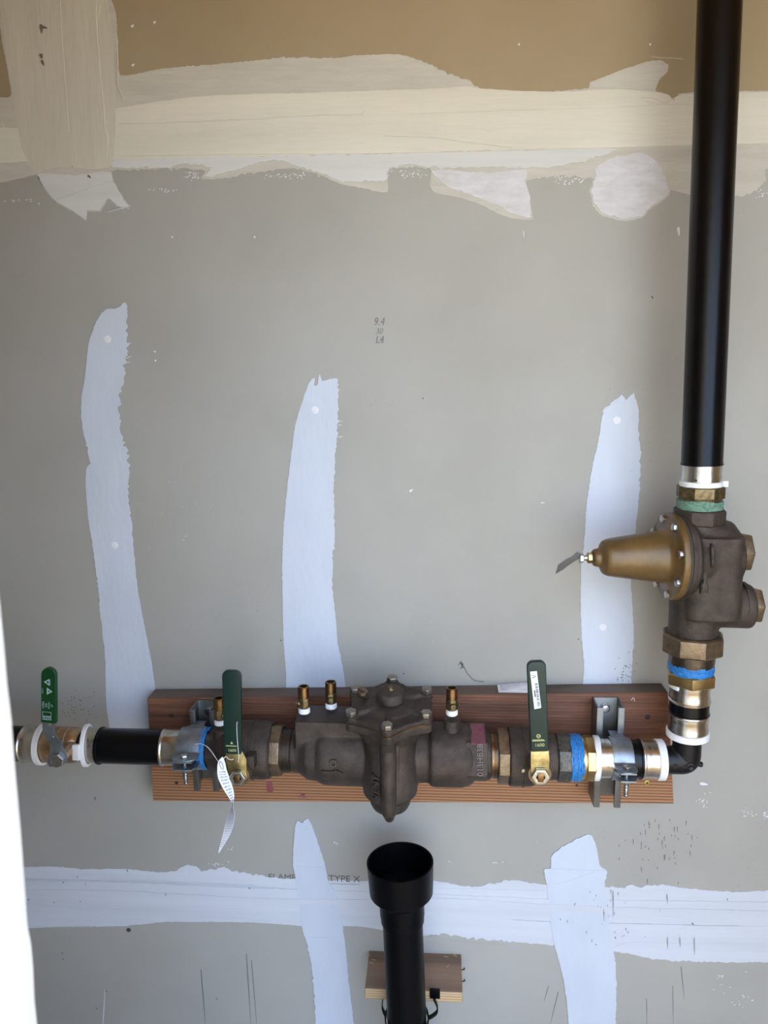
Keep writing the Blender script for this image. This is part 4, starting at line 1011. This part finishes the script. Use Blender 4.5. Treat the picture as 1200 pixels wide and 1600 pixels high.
# raised rib and arrow on the casting
for (x0, y0, x1, y1, ww) in ((1113, 852, 1113, 886, .0032), ):
    yy = YV - 54 * px2m
    RIB = (at(x0, y0, yy), at(x1, y1, yy))
bd = cast('body', bod, M['bronze'], g, .0018, 7)
bd['label'] = 'rough cast bronze body'
yy = YV - 54 * px2m - .001
arrow = [(1101, 893), (1103, 892), (1104, 897), (1103.5, 912), (1105.5, 915), (1105, 926), (1101, 923), (1097, 926), (1097.5, 914), (1100, 911), (1100, 897)]
q = [at(x, y, yy) for x, y in arrow]
mb = MB().prism([(p.x, p.z) for p in q], 0, .004, Matrix(((1, 0, 0, 0), (0, 0, 1, yy), (0, 1, 0, 0), (0, 0, 0, 1))))
obj('flow_arrow', mb, M['bronze'], g, .0008)
def plate(pts, y_, mat, nm):  # dark plates paint recess shade and dirt around arrow and rib
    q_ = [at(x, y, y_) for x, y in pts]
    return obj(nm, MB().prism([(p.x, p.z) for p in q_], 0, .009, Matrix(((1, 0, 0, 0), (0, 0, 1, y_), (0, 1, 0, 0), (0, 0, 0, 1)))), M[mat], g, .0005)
plate([(1101, 891), (1104, 890), (1105.5, 897), (1105, 911), (1107.5, 914), (1107, 928), (1101, 925), (1095, 928), (1095.5, 913), (1098.5, 910), (1098.5, 898)], yy + .0012, 'groove', 'arrow_recess_shade')
plate([(1112, 850), (1116, 851), (1119, 862), (1119, 884), (1116, 888), (1110, 888), (1107, 885), (1108, 866)], yy + .0012, 'groove', 'rib_recess_shade')
obj('cast_rib', MB().tube([RIB[0] + Vector((0, -.0002, 0)), RIB[0].lerp(RIB[1], .1) + Vector((0, -.001, 0)), RIB[0].lerp(RIB[1], .9) + Vector((0, -.001, 0)), RIB[1]], [.0012, .0030, .0032, .0018], 12), M['bronze'], g)
# top hex union
obj('top_hex', MB().hexa(V.s(818), V.s(794), V.r(805, 40), V.M, 8, phase=.2, ch=.1), M['bronze'], g, .0008)
# flange discs
rf = 68.5 * px2m
s1 = 40 * px2m
obj('body_flange', MB().lathe([(s1, rf * .90), (s1 + .002, rf * .99), (s1 + .0075, rf), (s1 + .009, rf * .985)], TB, 72), M['bronze'], g, .0008)
obj('diaphragm', MB().lathe([(s1 + .009, rf * .97), (s1 + .0115, rf * .97)], TB, 72), M['hole'], g)
sb = s1 + .0115
Rb = lambda p: p * px2m
bon = MB().lathe([(sb, rf * .98), (sb + .001, rf), (sb + .009, rf), (sb + .0105, rf * .985), (sb + .012, rf * .80), (sb + .015, Rb(46)), (sb + .020, Rb(41)), (sb + Rb(90), Rb(31.5)), (sb + Rb(106), Rb(29)), (sb + Rb(112), Rb(26)), (sb + Rb(115), Rb(20)), (sb + Rb(117), Rb(15)), (sb + Rb(124), Rb(14)), (sb + Rb(128), Rb(12)), (sb + Rb(128), 0.002)], TB, 96)
part_label(cast('bonnet', bon, M['bonnet'], g, .0016, 3), 'glossy ochre brown bell bonnet')
for i in range(8):
    a = 2 * PI * (i + .35) / 8
    c = TB @ Vector((rf * .86 * math.cos(a), rf * .86 * math.sin(a), sb + .010))
    T1 = frame(c, bu, (0, 0, 1))
    lug = obj('flange_bolt', MB().hexa(0, .0055, .0052, T1, phase=rnd.uniform(0, 1)), M['bolt'], g, .0005)
tip = TB @ Vector((0, 0, sb + Rb(128)))
obj('adjusting_screw', MB().lathe([(0, .0036), (.020, .0036)], frame(tip - bu * .002, bu, (0, 0, 1)), 14).helix(0, .018, .0036, .0005, 12, frame(tip, bu, (0, 0, 1)), 4), M['bolt'], g)
obj('lock_nut', MB().hexa(0.001, .008, .0068, frame(tip, bu, (0, 0, 1)), phase=.3), M['brass'], g, .0004)
obj('screw_head', MB().hexa(.0135, .0195, .0068, frame(tip, bu, (0, 0, 1)), phase=.1), M['bolt'], g, .0006)
# lead tag hanging from the screw
yt = tip.y - .006
q = [at(x, y, yt) for x, y in ((902, 862), (909, 867), (906, 872), (889, 883), (880, 890), (868, 897), (872, 883), (884, 874), (893, 870))]
mb = MB().prism([(p.x, p.z) for p in q], 0, .0008, Matrix(((1, 0, 0, 0), (0, 0, 1, yt), (0, 1, 0, 0), (0, 0, 0, 1))))
part_label(obj('seal_tag', mb, M['tag_lead'], g, .0002), 'bent grey metal tag')
# right plugs
e1 = at(1150, 862, YV); T1 = frame(e1, (1, -.02, 0), (0, 0, 1))
obj('side_plug', MB().lathe([(-.006, Rb(29)), (.002, Rb(29))], T1, 40).hexa(.002, .017, Rb(27), T1, phase=.4), M['bronze_machined'], g, .001)
e2 = at(1170, 945, YV); T2 = frame(e2, (1, -.02, 0), (0, 0, 1))
obj('side_plug', MB().lathe([(-.006, Rb(30)), (.002, Rb(30))], T2, 40).hexa(.001, .014, Rb(25), T2, phase=.35), M['bronze_machined'], g, .001)
obj('port_ring', MB().lathe([(-.006, Rb(33)), (-.005, Rb(36.5)), (0, Rb(36.5)), (.001, Rb(33))], frame(e2 - Vector((.006, 0, 0)), (1, -.02, 0), (0, 0, 1)), 48), M['bronze'], g, .0006)
# --- upper adapter
t = thing('pipe_adapter', 'tarnished brass hex adapter with green sealant on top of the regulator', 'fitting', V.P(775))
mb = MB().lathe(V.prof([(796, 34), (781, 34)]), V.M, 40)
for q_ in range(4): mb.helix(V.s(794 - q_ * 3.0), V.s(790 - q_ * 3.0), V.r(790, 35.5), .0016, 2.3, V.M, 6, .0006, rnd)
part_label(obj('thread_sealant', mb, M['green_seal'], t), 'pale green thread sealant')
VL([(783, 34), (774, 35.5)], mat='brass_old', name='barrel', par=t)
obj('hex_collar', MB().hexa(V.s(777), V.s(759), V.r(767, 36.5), V.M, 8, phase=.25, ch=.06), M['brass_old'], t, .0005)
vring(759.5, 751, 34.8, t)
obj('ring_tab', MB().box(-.003, .006, -.004, .004, -.0042, .0042, frame(V.P(755) + Vector((V.r(755, 34), -.006, 0)), V.u, (1, 0, 0))), M['white_plastic'], t, .0008)
o, a, b, r = sleeve(V, 752, 725, 32.3, t, 0); sight_hole(V, a + .004, r, 1.0, o)
# --- riser
t = thing('plastic_pipe', 'tall black riser pipe running up the wall at the right edge', 'pipe', V.P(725))
top = at(1127, -60, YV); b0 = V.P(726)
RA = Axis(b0, top, False)
obj('pipe', MB().lathe([(0, RA.r(720, 31)), (0, RA.r(720, 34.2)), (.0018, RA.r(720, 34.2)), (.003, RA.r(720, 33.2)), (RA.s(0), RA.r(0, 36.3)), ((2.085 - b0.z) / RA.u.z, RA.r(0, 36.3))], RA.M, 72), M['black_pipe'], t)

# ================================================================== BACKFLOW PREVENTER
b = thing('backflow_preventer', 'bulky cast bronze backflow preventer in the middle of the plank', 'backflow preventer', hloc(610))
HL([(441, 33), (457, 33.5)], mat='bronze_thread', name='thread', par=b)
mb = MB()
for i in range(5): mb.ring(H.s(444 + i * 2.6), H.s(445.6 + i * 2.6), H.r(450, 30), H.r(450, 34.6), H.M, 48, .0003)
obj('thread_ridge', mb, M['bronze_thread'], b)
YB = -0.142                      # relief chamber axis, in front of the run
cR = at(609, 1168, YB); m_ = pix(cR)[2] / F * .96
W_ = lambda p: p * m_
TV = frame(cR, (0, 0, 1), (1, 0, 0))
bod = MB()
bod.lathe(H.prof([(456, 30), (457, 33.5), (468, 34.5), (472, 37), (478, 41), (484, 45.5), (494, 46.5), (499, 47), (505, 51), (512, 52.5), (575, 53), (610, 48), (655, 46), (668, 45), (671, 46), (674, 50.5), (680, 51.5), (722, 51.5), (735, 47), (742, 40)]), H.M, 72)
# box under the test cocks
bx0 = at(466, 1128, -.10).x; bx1 = at(545, 1128, -.10).x
ztop = at(505, 1122, -.125).z
bod.box(bx0 + .001, bx1 + .03, -.140, -.078, H.P(500).z, ztop)
# relief chamber
def up(py, px=609, y=YB): return at(px, py, y).z - cR.z
zc = at(610, 1120, YB).z - cR.z      # underside of the cover
bod.lathe([(up(1243), W_(34)), (up(1236), W_(44)), (up(1215), W_(47)), (up(1190), W_(44)), (up(1172), W_(41)), (zc - .030, W_(44)), (zc - .012, W_(58)), (zc - .002, W_(60))], TV, 56)
bod.lathe([(up(1250), W_(31)), (up(1240), W_(33))], TV, 40)
# left bulge where the chamber meets the run
bod.lathe([(-.03, .030), (0, .045), (.012, .046), (.03, .036)], frame(cR + Vector((-.006, .012, -.022)), (1, 0, 0)), 40)
cast('body', bod, M['bronze'], b, .0020, 5)
# rib down the front
rr0 = YB - W_(47)
rp_ = [(up(1140, y=rr0)), (up(1250, y=rr0))]
mb = MB()
pa = [Vector((cR.x, YB - W_(56), cR.z + zc - .006)), Vector((cR.x, YB - W_(47), cR.z + zc - .028)), Vector((cR.x, YB - W_(46.5), cR.z + up(1200))), Vector((cR.x, YB - W_(46), cR.z + up(1225))), Vector((cR.x, YB - W_(44), cR.z + up(1246))), Vector((cR.x, YB - W_(34), cR.z + up(1256)))]
mb.tube(pa, [.0125, .0115, .0110, .0110, .0105, .008], 20)
mb.box(cR.x - .0155, cR.x + .0155, YB - W_(44), YB - W_(30), cR.z + up(1236), cR.z + zc - .02)
cast('front_rib', mb, M['bronze'], b, .0015, 3)
# bottom outlet with its drip nose
mb = MB().lathe([(up(1262), W_(24)), (up(1259), W_(29)), (up(1252), W_(33)), (up(1238), W_(35.5)), (up(1236), W_(34))], TV, 48)
mb.tube([Vector((cR.x, YB - W_(31), cR.z + up(1246))), Vector((cR.x, YB - W_(30), cR.z + up(1256))), Vector((cR.x, YB - W_(27), cR.z + up(1266)))], [.011, .0095, .0065], 18)
cast('outlet', mb, M['bronze'], b, .0014, 3)
text('cast_word', 'VENT', .0155, frame((cR.x - W_(19), YB - W_(43.5), cR.z + up(1208)), (-.42, -1, 0), (0, 0, 1)), M['bronze'], b, .0028, bold=.0003)
# cast-in arrow and boss on the left barrel
cA = H.P(529); rA = H.r(529, 53)
Tn = frame(cA, (0, -.94, .10), (1, 0, 0))
obj('cast_arrow', MB().prism([(-.016, -.002), (.004, -.002), (.004, -.005), (.016, .0005), (.004, .006), (.004, .003), (-.016, .003)], rA - .003, rA + .0026, frame(cA + Vector((-.003, 0, 0)), (0, -.97, -.15), (1, 0, 0))), M['bronze'], b, .0008)
obj('cast_circle', MB().ring(rA - .003, rA + .0026, .003, .0062, frame(cA + Vector((-.001, 0, 0)), (0, -.99, .14), (1, 0, 0)), 24, .0006), M['bronze'], b, 0)
# right octagonal end
rO = H.r(745, 44.8)
def oct_prism():
    k = H.r(745, 1.0); pts = []
    for th_, R_ in ((110, 52), (48, 52), (-12, 51), (-46, 42), (-80, 41), (-130, 42), (175, 46), (140, 50)):
        a_ = rad(90 - th_); pts.append((R_ * k * math.cos(a_), R_ * k * math.sin(a_)))
    return MB().prism(pts, H.s(727), H.s(759), H.M)
part_label(obj('octagon_end', oct_prism(), M['bronze'], b, .0012), 'faceted octagonal end')
HL([(700, 51), (718, 50.5), (733, 44)], name='taper', par=b)
fO = H.P(748)
text('cast_number', '013HB38', .0120, frame(fO + Vector((0, -(rO + .0002) * math.cos(rad(18)), (rO + .0002) * math.sin(rad(18)))) , (0, -math.cos(rad(18)), math.sin(rad(18))), (0, 0, 1)), M['bronze_edge'], b, .0016)
for k_, (dx0, dx1, d0, d1) in enumerate(((735, 756, 0, .022),)):
    a_ = rad(52)
    cM = H.P(745)
    Tm = frame(cM, (0, -math.sin(rad(12)), math.cos(rad(12))), (1, 0, 0))
    part_label(obj('paint_mark', MB().box(-.010, .011, -.026, .021, rO - .001, rO + .0006, Tm), M['magenta'], b), 'magenta inspection paint')
HL([(757, 36), (758, 38.5), (764, 38.5), (766, 36), (768, 35)], name='end_collar', par=b)
HL([(765, 35.5), (778, 35.5)], mat='copper_brass', name='nipple', par=b)
mb = MB()
for i in range(3): mb.ring(H.s(770.5 + i * 2.4), H.s(772 + i * 2.4), H.r(772, 33), H.r(772, 36.6), H.M, 48, .0003)
obj('thread_ridge', mb, M['bronze_thread'], b)

# cover: six-lobed plate tipped a little towards the room
cC = at(609, 1101, YB - .002)
tilt = rad(9)
zn = Vector((0, -math.sin(tilt), math.cos(tilt)))
TC = frame(cC, zn, (1, 0, 0))
mc = pix(cC)[2] / F
def star(R, Rv, n=6, ph=-PI / 2, lw=.30):
    pts = []
    for i in range(n):
        a = ph + 2 * PI * i / n
        for d in (-lw, -lw * .55, 0, lw * .55, lw):
            k = R * (1 - .10 * (abs(d) / lw) ** 2); pts.append((k * math.cos(a + d * .55), k * math.sin(a + d * .55)))
        am = a + PI / n; pts.append((Rv * math.cos(am), Rv * math.sin(am)))
    return pts
Rl = 76 * mc; Rv = 60 * mc
mb = MB().prism(star(Rl, Rv), -.0075, 0, TC)
mb.lathe([(-.004, .040), (.002, .036), (.004, .022)], TC, 40)
for i in range(6):
    a = -PI / 2 + PI / 3 * i
    d = Vector((math.cos(a), math.sin(a), 0))
    mb.tube([TC @ (d * .018 + Vector((0, 0, .001))), TC @ (d * Rl * .72 + Vector((0, 0, .001)))], .0042, 8)
    mb.lathe([(-.006, .0095), (.0022, .0095)], TC @ Matrix.Translation(d * Rl * .86), 18)
cast('cover', mb, M['bronze'], b, .0015, 3)
obj('cover_gasket', MB().prism(star(Rl * .98, Rv * .98), -.0092, -.0073, TC), M['copper_brass'], b)
mb = MB().prism(star(Rl * .99, Rv * .99), -.022, -.0092, TC)
mb.lathe([(-.050, .040), (-.030, .046), (-.014, Rv * .97)], TC, 40)
cast('body_flange', mb, M['bronze'], b, .0016, 3)
for i in range(6):
    a = -PI / 2 + PI / 3 * i
    if i == 3: pass
    d = Vector((math.cos(a), math.sin(a), 0)) * Rl * .87
    T1 = TC @ Matrix.Translation(d + Vector((0, 0, .0015)))
    obj('cover_bolt', MB().hexa(0, .0085, .0072, T1, phase=.3 + i * .7), M['old_bolt'], b, .0007)
# dome plug
T1 = TC @ Matrix.Translation((.001, .010, .0))
dm = MB().lathe([(0, .0215), (.003, .021), (.014, .0205), (.0175, .0185), (.0195, .0130), (.0205, .008)], T1, 48)
part_label(obj('dome_plug', dm, M['bronze'], b, .0006), 'round dome with a small nub')
obj('dome_nub', MB().lathe([(.019, .0065), (.021, .0058), (.0245, .0028)], T1, 12).hexa(.020, .0235, .0036, T1), M['brass_old'], b, .0004)
T1 = TC @ Matrix.Translation((-.042, .024, .003))
obj('small_plug', MB().lathe([(0, .0085), (.0035, .008), (.005, .005)], T1, 20).hexa(.005, .0085, .004, T1), M['bronze_machined'], b, .0004)

# test cocks
def test_cock(par, px, py_base, y, ang=0.0, h=.042, seated=.012):
    P = at(px, py_base, y)
    Tq = frame(P, (0, 0, 1), (math.cos(ang), math.sin(ang), 0))
    body = MB().hexa(.007, .026, .0085, Tq, 8, ch=.12).lathe([(0, .0062), (.008, .0070)], Tq, 24)
    o = obj('test_cock', body, M['brass_old'], par, .0006)
    obj('thread_tape', MB().ring(-.001, .0075, .006, .0088, Tq, 28, .0015), M['tape'], o)
    obj('outlet_tube', MB().ring(.024, h, .0060, .0084, Tq, 32, .0005), M['copper_brass'], o)
    S1 = frame(Tq @ Vector((0, 0, .016)), Tq.to_3x3() @ Vector((0, -1, 0)), (0, 0, 1))
    obj('stem_screw', MB().lathe([(.006, .0045), (.0105, .0045), (.0115, .0036)], S1, 20).box(-.0034, .0034, -.0007, .0007, .0112, .0125, S1), M['brass_old'], o, .0002)
    return o
test_cock(b, 475.5, 1113, -.120, -1.1)
test_cock(b, 517.5, 1105.5, -.100, 0.1)
o = obj('cock_boss', MB().lathe([(-.03, .0125), (0, .0120), (.001, .0105)], frame(at(706, 1124, -.118), (0, 0, 1)), 28), M['bronze'], b)
test_cock(b, 706, 1116, -.118, 0.2)

lv = [o for o in bpy.data.objects if o.get('label', '').startswith('bronze ball valve with a plain')][0]
obj('cock_boss', MB().lathe([(-.02, .0125), (0, .0120), (.001, .0105)], frame(at(345, 1139, -.122), (0, 0, 1)), 28), M['bronze'], lv)
test_cock(lv, 344, 1131, -.122, 1.0)

# ================================================================== PAPER TAGS
# twisted paper tag hanging at the left valve
t = thing('paper_tag', 'twisted white printed paper tag hanging in front of the left green lever valve', 'tag', at(348, 1187, -.205))
yt = -.203
Lp = [(347, 1183, 0), (341, 1190, 0), (339.5, 1202, 0), (341, 1216, .002), (349, 1233, .004), (358, 1247, .006), (362.5, 1256, .010), (362, 1262, .010), (357, 1272, .008), (352, 1288, .004), (348, 1305, 0), (344, 1320, 0), (341.2, 1332, 0)]
Rp = [(348.5, 1183, .001), (352, 1192, .004), (354, 1202, .008), (358, 1214, .012), (363, 1228, .014), (366, 1243, .010), (364.5, 1255, .004), (364.5, 1262, .000), (366.5, 1272, -.004), (365.5, 1286, -.006), (359, 1305, -.004), (349, 1322, -.001), (342, 1333, 0)]
def up2(pts): return [at(x, y, yt + d) for x, y, d in pts]
def smoothpath(P, n=4):
    o_ = []
    for i in range(len(P) - 1):
        p0 = P[max(i - 1, 0)]; p1 = P[i]; p2 = P[i + 1]; p3 = P[min(i + 2, len(P) - 1)]
        for j in range(n):
            q = j / n
            o_.append(0.5 * ((2 * p1) + (p2 - p0) * q + (2 * p0 - 5 * p1 + 4 * p2 - p3) * q * q + (3 * p1 - p0 - 3 * p2 + p3) * q ** 3))
    o_.append(P[-1]); return o_
A1 = smoothpath(up2(Lp)); A2 = smoothpath(up2(Rp))
tg = obj('tag_paper', MB().ribbon(A1, A2, .0003), M['paper'], t)
mb = MB()
def on(i, u, off=-.0006):
    i = max(0, min(len(A1) - 1.001, i)); k = int(i); f_ = i - k
    return (A1[k].lerp(A1[k + 1], f_)).lerp(A2[k].lerp(A2[k + 1], f_), u) + Vector((0, off, 0))
def dash(i0, u0, i1, u1, w_=.00035): mb.tube([on(i0, u0), on((i0 + i1) / 2, (u0 + u1) / 2), on(i1, u1)], w_, 4)
i = 9.0
while i < 22:
    u = .22
    while u < .8:
        du = rnd.uniform(.06, .16); dash(i, u, i + .5, u + du * .3); u += du
        if rnd.random() < .5: dash(i, u - du, i, u, .0003)
    i += 1.25
i = 29.0
while i < 45:
    u = .15
    while u < .85:
        du = rnd.uniform(.10, .3); dash(i, u, i + .25, min(u + du * .8, .9), .00028); u += du
    i += .85
mb.tube([on(3.5, .25), on(5, .2), on(7.5, .45), on(8, .65), on(6, .7), on(4, .5), on(3.5, .25)], .0005, 5)
obj('tag_print', mb, M['blue_ink'], tg)
P_ = [at(x, y, z) for x, y, z in ((305, 1163, -.165), (312, 1162, -.172), (318, 1163.5, -.178), (325, 1168, -.184), (333, 1178, -.192), (341, 1190, -.20), (345, 1194, -.203))]
obj('string', MB().tube(smoothpath(P_), .00045, 6), M['paper'], t)
P_ = [at(x, y, z) for x, y, z in ((345, 1188, -.203), (350, 1185, -.2), (353, 1182, -.197), (357, 1186, -.194), (362, 1187, -.192), (365, 1186, -.191))]
obj('string', MB().tube(smoothpath(P_), .0004, 6), M['paper'], t)
tt = thing('loose_thread', 'fine white thread lying down the front of the left dark green lever', 'thread', at(372, 1190, -.190))
P_ = [at(x, y, -.1905) for x, y in ((371, 1128), (370, 1132), (370.5, 1150), (371.5, 1165), (373, 1180), (372.5, 1191))]
obj('strand', MB().tube(smoothpath(P_), .00042, 6), M['paper'], tt)

# folded slip on the plank's top edge
t = thing('paper_slip', 'flat white printed slip lying on top of the plank behind the barcoded lever', 'paper slip', at(805, 1076, -.02))
zt2 = fc[0].z + (fc[1].z - fc[0].z) * .7
def on_top(px, py, lift=0.0):
    d = ray(px, py); return CAM + d * ((zt2 + .0015 + lift - CAM.z) / d.z)
q = [at(776.5, 1069.8, -.0030), at(848, 1064.5, -.0030), on_top(848, 1083.2), on_top(779, 1082)]
mb = MB(); mb.add(q + [p + Vector((0, -.0004, .0005)) for p in q], [(3, 2, 1, 0), (4, 5, 6, 7), (0, 4, 7, 3), (1, 5, 4, 0), (2, 6, 5, 1), (3, 7, 6, 2)])
sp = obj('slip', mb, M['paper'], t)
mb = MB()
def on_s(u, vv): return (q[0].lerp(q[1], u)).lerp(q[3].lerp(q[2], u), vv) + Vector((0, -.0006, .0007))
for vv in (.12, .27, .42, .57, .70):
    u = .06
    while u < .95:
        du = rnd.uniform(.02, .07); mb.tube([on_s(u, vv), on_s(min(u + du, .97), vv)], .00035, 4); u += du + .012
obj('slip_print', mb, M['blue_ink'], sp)
